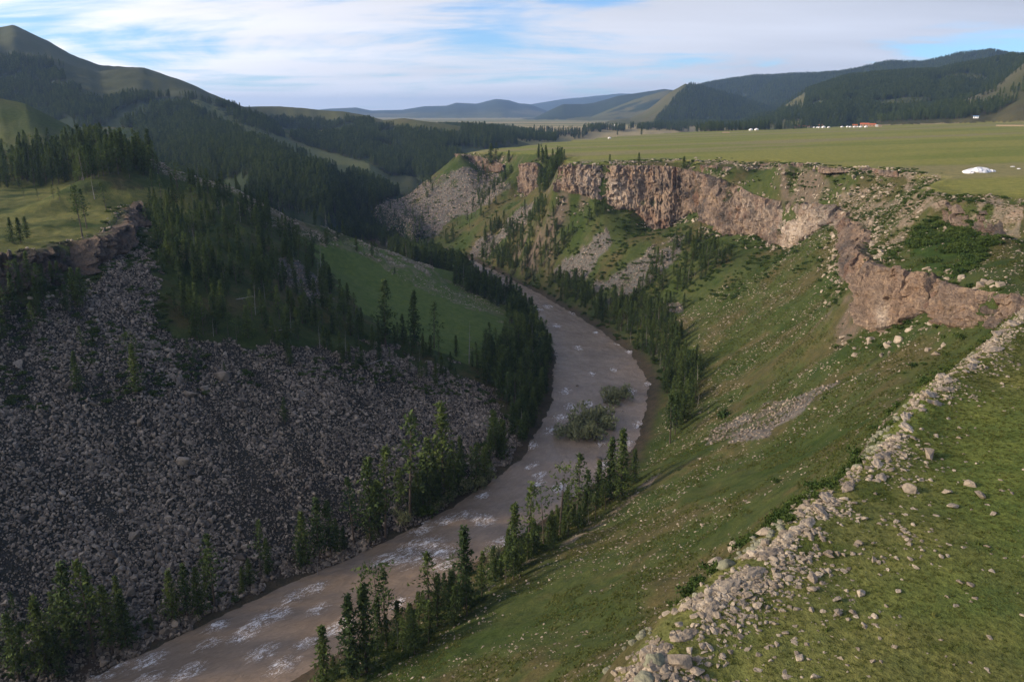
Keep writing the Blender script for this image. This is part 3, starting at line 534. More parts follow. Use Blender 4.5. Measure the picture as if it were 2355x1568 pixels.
# ------------------------------------------------------------------ cliff faces
CLIFFVEG = []
def cliff(key, label, amp, tone):
    prs = CLIFFS[key]; A = np.array([T(*a) for a, b in prs]); B = np.array([T(*b) for a, b in prs])
    s = np.concatenate([[0], np.cumsum(np.hypot(*np.diff((A + B)[:, :2] / 2, axis=0).T))]); S = np.arange(0, s[-1], .55); nv = 64
    def ip(Q): return np.stack([np.convolve(np.pad(np.interp(S, s, Q[:, i]), 6, mode='edge'), np.ones(13) / 13, 'valid') for i in range(3)], 1)
    a = ip(A); b = ip(B)
    tn = np.gradient((a + b)[:, :2], axis=0); tn /= np.hypot(tn[:, 0], tn[:, 1])[:, None] + 1e-9; nrm = np.stack([tn[:, 1], -tn[:, 0]], 1)
    k = 25; nrm = np.stack([np.convolve(np.pad(nrm[:, i], k // 2, mode='edge'), np.ones(k) / k, 'valid') for i in (0, 1)], 1); nrm /= np.hypot(nrm[:, 0], nrm[:, 1])[:, None]
    if ((a - b)[:, :2] * nrm).sum() > 0: nrm = -nrm
    v = np.linspace(-.10, 1.12, nv); V, SI = np.meshgrid(v, S); vc = np.clip(V, 0, 1)
    # uneven lip and foot
    lip = (fbm(S / 9, S * 0, 7, 4) * .16)[:, None]; hgt = (a - b)[:, 2][:, None]
    X = a[:, 0][:, None] * (1 - vc) + b[:, 0][:, None] * vc; Y = a[:, 1][:, None] * (1 - vc) + b[:, 1][:, None] * vc; Zz = a[:, 2][:, None] * (1 - np.maximum(V, 0)) + b[:, 2][:, None] * np.maximum(V, 0) + np.minimum(V, 0) * 14
    dp = V * hgt
    col = np.abs(vn(SI / 4.2, dp / 26, 11) * 2 - 1); big = fbm(SI / 15, dp / 26, 13, 4); blk = vn(SI / 2.0, dp / 1.6, 17); fine = fbm(SI / 1.1, dp / 1.1, 19, 3); led = vn(SI / 30, dp / 3.2, 23); wx = SI + 1.1 * fbm(SI / 5, dp / 5, 25, 2); wy = dp + .9 * fbm(SI / 4, dp / 4, 27, 2); cel = _h(np.floor(wx / 2.1), np.floor(wy / 3.1 + _h(np.floor(wx / 2.1), wx * 0, 3)), 29); cel2 = _h(np.floor(wx / .95 + .5), np.floor(wy / 1.2), 30)
    disp = amp * (1.3 + 3.4 * big - 1.7 * (1 - col) ** 3 + 1.3 * np.floor(blk * 4) / 4 + 1.2 * np.floor(led * 3) / 3 + .7 * fine + 1.7 * cel + .9 * cel2)
    edge = sstep(-.10, .04, V) * (1 - sstep(1.0, 1.12, V) * .3); bury = {'main': 1.7, 'stack': 0, 'corner': .6, 'left': 3.6}.get(key, 3.2); disp = disp * edge + (1 - sstep(-.10, .02, V)) * -3.5 + bury * (np.clip(fbm(SI / 13, SI * 0, 45, 3), -1, .25) * 1.8 - .1 - .35 * (key == 'left'))
    X += nrm[:, 0][:, None] * disp; Y += nrm[:, 1][:, None] * disp; Zz += (lip * 6 + 1.1 * fbm(S / 2.2, S * 0, 8, 3)[:, None] + (2.0 if key in ('main', 'left') else .6) * (_h(np.floor(S / 2.3 + .8 * fbm(S / 6, S * 0, 9, 2)), S * 0, 5)[:, None] - .55)) * (1 - vc) * (V >= 0) + .3 * fine
    c = np.tile(np.array([.215, .160, .115]), (X.size, 1)); n = fbm(SI / 8, dp / 5, 31, 4).ravel(); n2 = fbm(SI / 2.6, dp / 7, 33, 4).ravel(); n3 = fbm(SI / 14, dp / 9, 37, 3).ravel()
    c = lerp(c, [.095, .078, .062], sstep(.0, .35, n)); c = lerp(c, [.29, .21, .14], sstep(.1, .45, -n + .3 * n2)); c = lerp(c, [.20, .115, .070], sstep(.2, .5, fbm(SI / 6, dp / 9, 39, 3).ravel()) * .7)
    c = c * (.72 + .30 * cel.ravel() + .34 * cel2.ravel())[:, None]
    if key == 'left': c = c * .55
    if tone:
        u, vv, d = project(X, Y, Zz); u = u.ravel(); vv = vv.ravel(); x0 = X.ravel(); z0 = Zz.ravel(); ju = u + 14 * n2 * 2; jv = vv + 22 * n
        pale = np.exp(-((ju - 1815) / 32) ** 2 - ((jv - 520) / 42) ** 2) * 1.6 + .8 * np.exp(-((ju - 1880) / 40) ** 2 - ((jv - 500) / 26) ** 2) + .8 * np.exp(-((ju - 1410) / 45) ** 2 - ((jv - 440) / 24) ** 2) + .7 * np.exp(-((ju - 1360) / 30) ** 2 - ((jv - 415) / 26) ** 2) + .6 * np.exp(-((ju - 1735) / 30) ** 2 - ((jv - 475) / 35) ** 2)
        pale += .9 * np.exp(-((ju - 2030) / 16) ** 2 - ((jv - 735) / 45) ** 2)
        c = lerp(c, [.34, .235, .150], sstep(1940, 1975, u) * sstep(-.5, .1, n2 + .3 * n) * .7)
        c = lerp(c, [.56, .46, .345], np.clip(pale * (.75 + .8 * n2), 0, 1))
    veg = sstep(.06 - .25 * (key == 'left'), .32, n3 + .5 * (1 - V.ravel() * 2.2) * .7 - .12 + .25 * n) * sstep(-.1, .3, -disp.ravel() / amp + 2.0); c = lerp(c, [.045, .055, .018], veg * .85)
    k = np.where((veg > .5) & (np.random.RandomState(3).rand(len(veg)) < .03))[0]; CLIFFVEG.append(np.stack([X.ravel()[k], Y.ravel()[k], Zz.ravel()[k]], 1))
    me = mesh_np('cliff', np.stack([X, Y, Zz], -1).reshape(-1, 3), gridq(len(S), nv), M_CLIFF, False, c)
    return tagit(link(bpy.data.objects.new('cliff_face', me)), label, kind='structure')
cliff('main', 'tall reddish brown rock cliff below the plateau rim, pale in places', 1.0, True)
cliff('corner', 'low red rock band under the far corner of the plateau', .9, False)
cliff('stack', 'orange rock stack standing beside the wooded gully', .9, False)
cliff('upper', 'weathered pinkish rock face in the bay below the plateau rim at right', 1.2, False)
cliff('mid', 'brown crags between the cliff top and the rim', .8, False)
cliff('rimband', 'thin broken rock band along the plateau rim', .4, False)
cliff('left', 'dark broken rock band below the left terrace', 1.3, False)
# ------------------------------------------------------------------ rocks
def rock_mesh(name, seed, flat=1.0, n=13, mat=None):
    r = np.random.RandomState(seed); bm = bmesh.new()
    for _ in range(n):
        v = r.normal(size=3); v /= np.abs(v).max() ** .55 * np.linalg.norm(v) ** .45; v *= (.42 + .14 * r.rand()); v[2] *= flat; v[1] *= .8
        bm.verts.new(v)
    res = bmesh.ops.convex_hull(bm, input=bm.verts); bmesh.ops.delete(bm, geom=[g for g in res['geom_interior'] if isinstance(g, bmesh.types.BMVert)], context='VERTS')
    bmesh.ops.dissolve_limit(bm, angle_limit=.22, verts=bm.verts[:], edges=bm.edges[:])
    bmesh.ops.bevel(bm, geom=bm.edges[:], offset=.035, segments=1, affect='EDGES', clamp_overlap=True)
    bmesh.ops.triangulate(bm, faces=bm.faces[:]); me = bpy.data.meshes.new(name); bm.to_mesh(me); bm.free(); me.materials.append(mat); return me
def craggy_mesh(name, seed, mat, sub=3, flat=.7, amp=.28):
    bm = bmesh.new(); bmesh.ops.create_icosphere(bm, subdivisions=sub, radius=.5)
    for v in bm.verts:
        p = np.array(v.co); k = 1 + amp * float(fbm(p[0] * 4 + seed, p[1] * 4 + p[2] * 3.1, seed, 3)) * 1.6; v.co = v.co * k; v.co.z *= flat; v.co.y *= .8
        if v.co.z < -.15: v.co.z = -.15 + (v.co.z + .15) * .3
    me = bpy.data.meshes.new(name); bm.to_mesh(me); bm.free(); me.materials.append(mat); return me
DARKR = [rock_mesh('boulder', 100 + i, [.8, .65, .9, .55, .75, .7, .85, .5][i], 11 + i % 4, M_DARK) for i in range(8)]
PALER = [rock_mesh('pale_rock', 200 + i, [.6, .5, .75, .4, .65, .45, .8, .35][i], 12 + i % 5, M_PALE) for i in range(8)]
LEDGE = [craggy_mesh('ledge', 60 + i, M_PALE, 3, .6, .42) for i in range(4)]
def place(me, name, x, y, z, s, rot, label=None, cat=None, group=None):
    o = link(bpy.data.objects.new(name, me)); o.location = (x, y, z); o.scale = s if hasattr(s, '__len__') else (s,) * 3; o.rotation_euler = rot
    return tagit(o, label, cat, group)
def scatter(n, x0, x1, y0, y1, test, seed):
    r = np.random.RandomState(seed); x = r.uniform(x0, x1, n); y = r.uniform(y0, y1, n); z, who, uu, flat = land(x, y, True)
    m = test(x, y, z, who, uu, flat); return x[m], y[m], z[m], r
PROTO = []
LM = [(315,850,'the lone larch in the boulder field'),(170,860,'the small thin larch among boulders'),(831,983,'the very dark boulder'),(441,1089,'the tilted squarish boulder'),(394,1152,'the rounded brownish boulder'),(308,1235,'the smooth oblong boulder'),(450,1248,'the brown domed boulder'),
 (557,1287,'the wide boulder by the water'),(133,1323,'the boulder above the corner trees'),(438,909,'the low pale boulder'),(512,871,'the long flat boulder'),(326,969,'the wedge-shaped pale boulder'),(43,844,'the boulder at the left edge'),(655,950,'the little dark larch among boulders'),(190,1420,'the corner clump of trees'),(430,1370,'the three young larches'),
 (495,1330,'the slim yellow-green larch'),(598,1260,'the lone open larch'),(735,1230,'the three grouped larches'),(860,1150,'the tall row on the left bank'),(942,1080,'the thin larch above the boulders'),(1022,1040,'the tall middle larch'),(1040,1148,'the yellow-green willow row'),(1200,860,'the river bend wood'),(1240,760,'the bend by the green slope'),(900,630,'the lone larch on green slope'),
 (1345,990,'the willow island'),(1415,915,'the small upstream island'),(1540,950,'the leaning ragged larch'),(1425,1070,'the twin spires'),(1325,1130,'the open-crowned tall larch'),(1250,1190,'the bare-trunk pines'),(1185,1240,'the dense spire larch'),(1068,1310,'the narrow-topped larch'),(985,1370,'the broken-topped larch'),(860,1380,'the leaning pine'),(825,1470,'the two tall narrow larches'),(752,1520,'the larch at the bottom edge'),
 (190,490,'the ragged terrace larch'),(45,530,'the left terrace clump'),(100,450,'the terrace meadow saplings'),(330,350,'the rocky knoll'),(240,560,'the left rock band'),(300,640,'the gully of boulders'),(560,690,'the fallen grey log'),(735,770,'the leaning dead trunk'),(887,720,'the tall larch over green slope'),(640,600,'the upper slope rocks'),(2137,1050,'the dark-shadowed slab'),(2090,1127,'the rectangular pale block'),(2231,1114,'the rough rock at right'),
 (2283,1181,'the cube-like stone'),(1964,1158,'the pointed stone on grass'),(1905,1280,'the bright flat-topped stone'),(1790,1323,'the round boulder near the rim'),(1978,1363,'the wedge amid the grass'),(1926,1410,'the flat grey stone'),(2065,1361,'the lone brown stone'),(2231,1347,'the reddish flat stone'),(1757,1230,'the crowning pointed boulder'),(1647,1297,'the leaning grey boulder'),(1561,1522,'the largest rim boulder'),(1741,1392,'the lichened stone'),
 (1838,1511,'the ridge-shaped stone'),(1874,1556,'the stone at the bottom edge'),(1790,1085,'the shrub heading the rim stones'),(1975,1040,'the yellow-green rim shrub'),(2130,880,'the green tuft shrub'),(2300,720,'the top end of the rim'),(1500,1480,'the cushion plants'),(2220,790,'the upper rim stones'),(1900,1100,'the middle rim stones'),(1680,1250,'the boulder between the crowning two')]
LMA = np.array([(a[0], a[1]) for a in LM], float); USED = {}
DIRS = ['right of', 'lower right of', 'below', 'lower left of', 'left of', 'upper left of', 'above', 'upper right of']
def near_label(desc, u, v, fallback):
    d = np.hypot(LMA[:, 0] - u, LMA[:, 1] - v)
    for k in np.argsort(d)[:4]:
        a = int(round(math.degrees(math.atan2(v - LMA[k, 1], u - LMA[k, 0])) / 45)) % 8; q = 'close to' if d[k] < 14 else DIRS[a]
        for far in ((' just', '') if 14 <= d[k] < 60 else ('',) if d[k] < 120 else (' well',)):
            t = (desc + far + ' ' + q + ' ' + LM[k][2]).replace('  ', ' ')
            if t not in USED and len(t.split()) <= 16: USED[t] = 1; return t
    return fallback
def gn_stuff(name, x, y, z, rot, scl, pick, protos, label, zero_rot=False):
    """one object: the protos' meshes repeated at the given points"""
    me = bpy.data.meshes.new(name); n = len(x); me.vertices.add(n); me.vertices.foreach_set('co', np.stack([x, y, z], 1).astype(np.float32).ravel())
    for k, v in (('rot', rot), ('scl', scl)):
        a = me.attributes.new(k, 'FLOAT_VECTOR', 'POINT'); a.data.foreach_set('vector', np.asarray(v, np.float32).ravel())
    a = me.attributes.new('pick', 'INT', 'POINT'); a.data.foreach_set('value', np.asarray(pick, np.int32)); me.update()
    o = link(bpy.data.objects.new(name, me)); tagit(o, label, kind='stuff')
    g = bpy.data.node_groups.new(name, 'GeometryNodeTree'); g.interface.new_socket('Geometry', in_out='INPUT', socket_type='NodeSocketGeometry'); g.interface.new_socket('Geometry', in_out='OUTPUT', socket_type='NodeSocketGeometry')
    N = g.nodes; L = g.links; gi = N.new('NodeGroupInput'); go = N.new('NodeGroupOutput'); ins = N.new('GeometryNodeInstanceOnPoints'); L.new(gi.outputs[0], ins.inputs['Points'])
    allj = N.new('GeometryNodeJoinGeometry')
    for pr in reversed(protos):
        jn = N.new('GeometryNodeJoinGeometry')
        for ob in pr:
            oi = N.new('GeometryNodeObjectInfo'); oi.transform_space = 'ORIGINAL'; oi.inputs['Object'].default_value = ob; L.new(oi.outputs['Geometry'], jn.inputs[0])
        gt = N.new('GeometryNodeGeometryToInstance'); L.new(jn.outputs[0], gt.inputs[0]); L.new(gt.outputs[0], allj.inputs[0])
    L.new(allj.outputs[0], ins.inputs['Instance']); ins.inputs['Pick Instance'].default_value = True
    def na(nm, tp):
        a = N.new('GeometryNodeInputNamedAttribute'); a.data_type = tp; a.inputs['Name'].default_value = nm; return a.outputs[0]
    L.new(na('pick', 'INT'), ins.inputs['Instance Index']); e = N.new('FunctionNodeEulerToRotation'); L.new(na('rot', 'FLOAT_VECTOR'), e.inputs[0]); L.new(e.outputs[0], ins.inputs['Rotation']); L.new(na('scl', 'FLOAT_VECTOR'), ins.inputs['Scale'])
    L.new(ins.outputs[0], go.inputs[0]); md = o.modifiers.new('scatter', 'NODES'); md.node_group = g; return o
def rot3(r, n, tilt=.5): return np.stack([r.normal(0, tilt, n), r.normal(0, tilt, n), r.uniform(0, 6.28, n)], 1)
# --- the boulder field left of the river
def t_block(x, y, z, who, uu, flat):
    u, v, d, K = ground_masks(x, y, z); return K['block'] & (z > .1) & (u > -430)
x, y, z, r = scatter(330000, -290, 25, 85, 285, t_block, 5)
sz = .45 + .55 * r.rand(len(x)) ** 2.2 + (r.rand(len(x)) < .05) * r.uniform(.3, 1.1, len(x)) + .3 * sstep(-.1, .5, fbm(x / 16, y / 16, 77, 3))
sz *= np.interp(z, [0, 12, 45], [1.12, 1.0, .9]) * (1 - .42 * sstep(.08, .35, fbm((x + y) / 8, (x - y) / 40, 78, 3)))
dep = np.hypot(np.hypot(x, y), CAMZ - z); vis = project(x, y, z); inside = (vis[0] > 8) & (vis[0] < 2340) & (vis[1] < 1555)
BLK = [(831,983,24),(441,1089,25),(420,1064,28),(394,1152,22),(308,1235,26),(450,1248,22),(557,1287,28),(133,1323,22),(470,893,22),(438,909,28),(512,871,30),(326,969,28),(43,844,26)]
BLK_L = ['large very dark boulder near the top right of the boulder field', 'tilted squarish grey boulder at the middle of the boulder field', 'broad light-topped boulder just left above the tilted squarish one', 'rounded brownish boulder in the centre of the boulder field',
 'smooth pale oblong boulder low in the left part of the boulder field', 'brown domed boulder in the lower middle of the boulder field', 'wide brown boulder close to the water by the thin bank larch', 'pale boulder at the lower left of the field above the bank trees',
 'squarish pale boulder right of the lone spruce', 'low pale boulder beside dark shrubs right of the lone spruce', 'long flat pale boulder near the upper wood edge', 'wedge-shaped pale boulder below the lone spruce', 'broad boulder at the left picture edge near the wood']
hx, hy, hz, ht, ok = hit([b[0] for b in BLK], [b[1] for b in BLK])
proto_dark = []
for i in range(len(BLK)):
    s = BLK[i][2] / F * ht[i] * 1.15; o = place(DARKR[i % 8], 'boulder', hx[i], hy[i], hz[i] + s * .12, s, (random.uniform(-.3, .3), random.uniform(-.3, .3), random.uniform(0, 6)), BLK_L[i], 'boulder', 'boulders in the grey boulder field'); proto_dark.append(o)
proto_dark = [[o] for o in proto_dark[:8]]
key = np.where(inside, sz / dep, 0); order = np.argsort(-key); top = order[:280]; rest = order[280:]
for i in top:
    place(DARKR[i % 8], 'boulder', x[i], y[i], z[i] + .1 * sz[i], sz[i], (r.normal(0, .4), r.normal(0, .4), r.uniform(0, 6.3)), near_label(('large ' if sz[i] > 1.35 else 'medium ' if sz[i] > 1.15 else 'modest ') + ['blocky', 'low', 'upright', 'flat', 'rough', 'sloping', 'tall', 'slab-like'][i % 8] + ' grey boulder', vis[0][i], vis[1][i], 'angular grey boulder lying among countless others in the boulder field'), 'boulder', 'boulders in the grey boulder field')
gn_stuff('boulder_field', x[rest], y[rest], z[rest] + .05, rot3(r, len(rest), .6), sz[rest][:, None] * r.uniform(.75, 1.3, (len(rest), 3)), rest % 8, proto_dark, 'grey angular boulders covering the slope left of the river')
# --- screes on the right, knolls
def t_scree(x, y, z, who, uu, flat):
    u, v, d, K = ground_masks(x, y, z); m = K['scree1'] | K['scree2'] | K['scree3'] | K['scree4'] | K['scree5'] | K['scree6'] | K['boulder_nose']; return m & (z > .3) & ((fbm(x / 12, y / 12, 61, 3) > -.45) | K['scree1'])
x, y, z, r = scatter(330000, -150, 200, 120, 780, t_scree, 6); d = np.hypot(x, y); keep = r.rand(len(x)) < np.clip(1.0 - d / 1400, .3, 1); x, y, z, d = x[keep], y[keep], z[keep], d[keep]
sz = (.5 + .7 * r.rand(len(x)) ** 2) * np.interp(d, [150, 300, 700], [.75, 1.0, 1.5])
gn_stuff('scree', x, y, z + .05, rot3(r, len(x), .6), sz[:, None] * r.uniform(.8, 1.2, (len(x), 3)), np.arange(len(x)) % 8, proto_dark, 'grey scree tongues running down to the river')
# --- pale rocks along the near rim
NRd = np.array(dens(NR, .5)); 
FG = [(2137,1050,38,'dark-shadowed grey slab lying on grass below the highest rim stones'),(2090,1127,40,'rectangular pale block on the grass at right'),(2231,1114,30,'rough pale rock by the right edge, upper of three'),(2175,1131,26,'narrow pale rock just left of the rough one'),
 (2251,1143,30,'flat lichened rock near the right edge'),(2191,1165,28,'long pale stone below the rectangular block'),(2283,1181,18,'small brown cube-like stone with dark tuft behind'),(1964,1158,18,'pointed pale stone on grass left of the rectangular block'),
 (1905,1280,26,'bright flat-topped stone in the middle of the grass'),(1790,1323,24,'round pale boulder near the stony rim'),(1978,1363,26,'wedge of pale rock amid the grass'),(1959,1406,22,'domed pale stone right of its flatter neighbour'),(1926,1410,24,'flat grey stone left of the domed one'),
 (2065,1361,18,'small brown stone alone on the grass'),(2231,1347,20,'reddish flat stone at lower right'),(2281,1311,16,'upright pale stone at far lower right'),(2206,1338,15,'little white stone left of the reddish one'),(2092,1287,17,'small slanting stone on the open grass'),
 (1975,1251,20,'bent pale stone with shadow beneath'),(1757,1230,46,'tall pointed boulder crowning the rim'),(1759,1254,26,'split block at the foot of the pointed boulder'),(1647,1297,44,'grey-faced leaning boulder on the rim edge'),(1561,1522,58,'largest boulder at the bottom of the rim'),
 (1600,1548,40,'dark fractured boulder touching the bottom picture edge'),(1874,1560,22,'pale stone at the bottom edge of the grass'),(1865,1356,26,'chunky stone at centre of the scattered rocks'),(1867,1334,30,'long tilted stone above the chunky one'),(1741,1392,30,'lichened stone near the rim slabs'),
 (1719,1369,26,'grey flat stone near the rim slabs'),(1939,1316,18,'square stone beside a thin slab'),(1838,1511,26,'ridge-shaped stone low on the grass'),(1806,1457,18,'egg-like stone low on the grass'),(1925,1383,24,'small pyramid-like pale stone on the grass'),(1500,1520,34,'lichened boulder beside cushion plants'),(1690,1262,34,'pale boulder between the two crowning rim boulders')]
hx, hy, hz, ht, ok = hit([b[0] for b in FG], [b[1] for b in FG]); proto_pale = []; npale = 0
for i, b in enumerate(FG):
    s = b[2] / F * ht[i] * 1.1; o = place(PALER[i % 8], 'pale_rock', hx[i], hy[i], hz[i] + s * .12, (s, s * .9, s * 1.1 if b[2] > 33 else s * .8), (random.uniform(-.2, .2), random.uniform(-.2, .2), random.uniform(0, 6)), b[3], 'rock', 'pale rocks along the near rim'); proto_pale.append([o]); npale += 1
proto_pale = proto_pale[:8]
r = np.random.RandomState(8); idx = r.randint(0, len(NRd), 15000); tang = np.gradient(NRd[:, :2], axis=0); tang /= np.hypot(tang[:, 0], tang[:, 1])[:, None]
nn = np.stack([tang[:, 1], -tang[:, 0]], 1)  # towards the slope
heap = r.rand(len(idx)) < .22; idx = np.where(heap, np.clip((len(NRd) * (1 - .24 * r.rand(len(idx)) ** 1.3)).astype(int), 0, len(NRd) - 1), idx); arc = idx * .5; wob = 1.3 * fbm(arc / 7, arc * 0, 201, 3); wid = .45 + 1.1 * sstep(-.3, .4, fbm(arc / 5, arc * 0, 202, 2)); core_ = (r.rand(len(idx)) < .5) | heap; wid = np.where(heap, wid * 1.5 + .5, wid)
side = np.where(core_, (r.normal(0, .65, len(idx)) - .7 * np.abs(r.normal(0, 1.5, len(idx)))) * wid, -np.abs(r.exponential(5.5, len(idx)))) - .5 + wob; ja = r.uniform(-.7, .7, len(idx)); x = NRd[idx, 0] + nn[idx, 0] * side + tang[idx, 0] * ja; y = NRd[idx, 1] + nn[idx, 1] * side + tang[idx, 1] * ja
clump = fbm(x / 2.6, y / 2.6, 91, 3); pz = project(x, y, plane(x, y)); lowz = inpoly(pz[0], pz[1], [(1400,1568),(1560,1370),(1880,1180),(2060,1240),(2100,1400),(2020,1600),(1400,1600)])
keep = core_ & (clump > -.18) | ~core_ & (r.rand(len(idx)) < np.where(lowz, .42, .10) + .45 * sstep(.05, .4, clump)); x, y, side = x[keep], y[keep], side[keep]; z = land(x, y)
core = np.exp(-((side + .5) / 1.3) ** 2); sz = (.11 + .36 * r.rand(len(x)) ** 2.4) * (1 + .8 * core * r.rand(len(x)))
uz = project(x, y, z); dep = np.hypot(np.hypot(x, y), CAMZ - z); key = np.where((uz[0] > 5) & (uz[0] < 2345) & (uz[1] > 0) & (uz[1] < 1560), sz / dep, 0); order = np.argsort(-key); nt = 290 - npale
for i in order[:nt]:
    g = 'pale rocks along the near rim'; lb = 'pale lichened rock packed into the stony crest of the near rim' if side[i] > -2.2 else 'pale stone scattered on the grass beside the stony rim'
    place(PALER[i % 8], 'pale_rock', x[i], y[i], z[i] - .04 * sz[i], (sz[i] * r.uniform(.9, 1.4), sz[i], sz[i]), (r.normal(0, .25), r.normal(0, .25), r.uniform(0, 6.3)), near_label(['small ', 'middling ', 'large '][int(np.searchsorted([.5, .75], sz[i]))] + ['rough', 'stubby', 'chunky', 'thin', 'blunt', 'low', 'upright', 'flat'][i % 8] + ' pale ' + ('rim rock' if core[i] > .4 else 'stone'), uz[0][i], uz[1][i], lb), 'rock', g)
i = order[nt:]
gn_stuff('rim_stones', x[i], y[i], z[i] - .03, rot3(r, len(i), .3), sz[i][:, None] * r.uniform(.8, 1.3, (len(i), 3)), i % 8, proto_pale, 'small pale stones along the near rim and on its grass')
for k in range(40):   # bedrock ledges showing through the rim turf
    j = (k * len(NRd)) // 40; o_ = -.6 + 1.3 * float(fbm(j * .5 / 7, 0., 201, 3)) - abs(r.normal(0, .7)); X_, Y_ = NRd[j, 0] + nn[j, 0] * o_, NRd[j, 1] + nn[j, 1] * o_; L_ = r.uniform(.5, 1.25) * np.interp(math.hypot(X_, Y_), [25, 110], [.8, 1.5])
    place(LEDGE[k % 4], 'bedrock_ledge', X_, Y_, float(land(X_, Y_)[0]) + .05, (L_ * 1.6, L_, L_ * .5), (r.normal(0, .12), r.normal(0, .12), math.atan2(tang[j, 1], tang[j, 0]) + r.normal(0, .35)), near_label(['cracked', 'stepped', 'lichened', 'weathered'][k % 4] + ' bedrock ledge', *[float(q) for q in project(X_, Y_, plane(X_, Y_))[:2]], 'weathered bedrock ledge in the rim turf'), 'rock', 'bedrock ledges of the near rim')
# --- small stones on the grassy slopes, rock litter under the rims
def t_slope(x, y, z, who, uu, flat):
    u, v, d, K = ground_masks(x, y, z); w = fbm(x / 18, y / 18, 93, 3) + .4 * fbm(x / 5, y / 5, 95, 2)
    sl = (who < 0) & (flat < .3) & (x > np.interp(y, [60, 117, 156, 200, 254, 310, 434], [-15, -28, 0, 32, 55, 50, 25])) & (z > 2) & (y < 330) & (w > -.12)
    sl = sl & (RS.rand(len(x)) < .62)
    sp_ = K['slopestone'] & (RS.rand(len(x)) < .5) & (w > -.1)
    dense = (K['rimrock'] | K['baserock'] | K['scree7'] | K['knoll']) & (fbm(x / 6, y / 6, 97, 3) > -.12) | K['soil']
    return (u > -20) & (u < 2380) & (v < 1600) & (sl | sp_ | dense)
x, y, z, r = scatter(190000, -160, 210, 60, 480, t_slope, 9); d = np.hypot(x, y); u, v, dd, K = ground_masks(x, y, z); big = (K['rimrock'] | K['baserock'] | K['knoll'])
sz = (.15 + .48 * r.rand(len(x)) ** 2.5) * np.interp(d, [60, 150, 400], [.8, 1.05, 1.7]); sz = np.where(big, sz * r.uniform(.8, 2.0, len(x)), sz)
gn_stuff('slope_stones', x, y, z + .02, rot3(r, len(x), .3), sz[:, None] * np.stack([r.uniform(1, 1.9, len(x)), r.uniform(.7, 1.1, len(x)), r.uniform(.5, 1, len(x))], 1), np.arange(len(x)) % 8, proto_pale, 'small pale stones strewn over the grassy slopes and rims')
tx, ty, ts, sx, sy, ss = [], [], [], [], [], []; r = np.random.RandomState(77)
for key, prs in CLIFFS.items():
    for which, pr_ in (('top', [p[0] for p in prs]), ('base', [p[1] for p in prs])):
        l = np.array(dens([T(*p) for p in pr_], 1.0)); l2 = np.array([T(*p[1]) for p in prs]); ctr = np.gradient(l[:, :2], axis=0); ctr /= np.hypot(ctr[:, 0], ctr[:, 1])[:, None] + 1e-9; nv_ = np.stack([ctr[:, 1], -ctr[:, 0]], 1)
        if (nv_ * (np.array([T(*prs[len(prs) // 2][1])]) - np.array([T(*prs[len(prs) // 2][0])]))[:, :2]).sum() < 0: nv_ = -nv_
        n = int(len(l) * (2.2 if which == 'base' else 1.2)); j = r.randint(0, len(l), n); o_ = (2.2 + np.abs(r.normal(0, 3.0, n))) if which == 'base' else r.normal(-1.0, 1.3, n); X_ = l[j, 0] + nv_[j, 0] * o_ + r.uniform(-.8, .8, n); Y_ = l[j, 1] + nv_[j, 1] * o_ + r.uniform(-.8, .8, n)
        k = fbm(X_ / 6, Y_ / 6, 511, 3) > -.1; tx.append(X_[k]); ty.append(Y_[k]); ts.append((.45 + 1.5 * r.rand(k.sum()) ** 2.2) * np.interp(math.hypot(l[0, 0], l[0, 1]), [150, 600], [.8, 1.6]))
        n = int(len(l) * (.55 if which == 'base' else .30)); j = r.randint(0, len(l), n); o_ = (1.8 + np.abs(r.normal(0, 3.5, n))) if which == 'base' else r.normal(-1.5, 1.8, n); sx.append(l[j, 0] + nv_[j, 0] * o_); sy.append(l[j, 1] + nv_[j, 1] * o_); ss.append(r.uniform(.8, 2.4, n))
tx, ty, ts = np.concatenate(tx), np.concatenate(ty), np.concatenate(ts); EDGESCRUB = (np.concatenate(sx), np.concatenate(sy), np.concatenate(ss)); n = len(tx)
gn_stuff('cliff_rubble', tx, ty, land(tx, ty) + .05, rot3(r, n, .5), ts[:, None] * r.uniform(.8, 1.3, (n, 3)), np.arange(n) % 8, proto_pale, 'fallen rocks along the foot and lip of the cliffs')
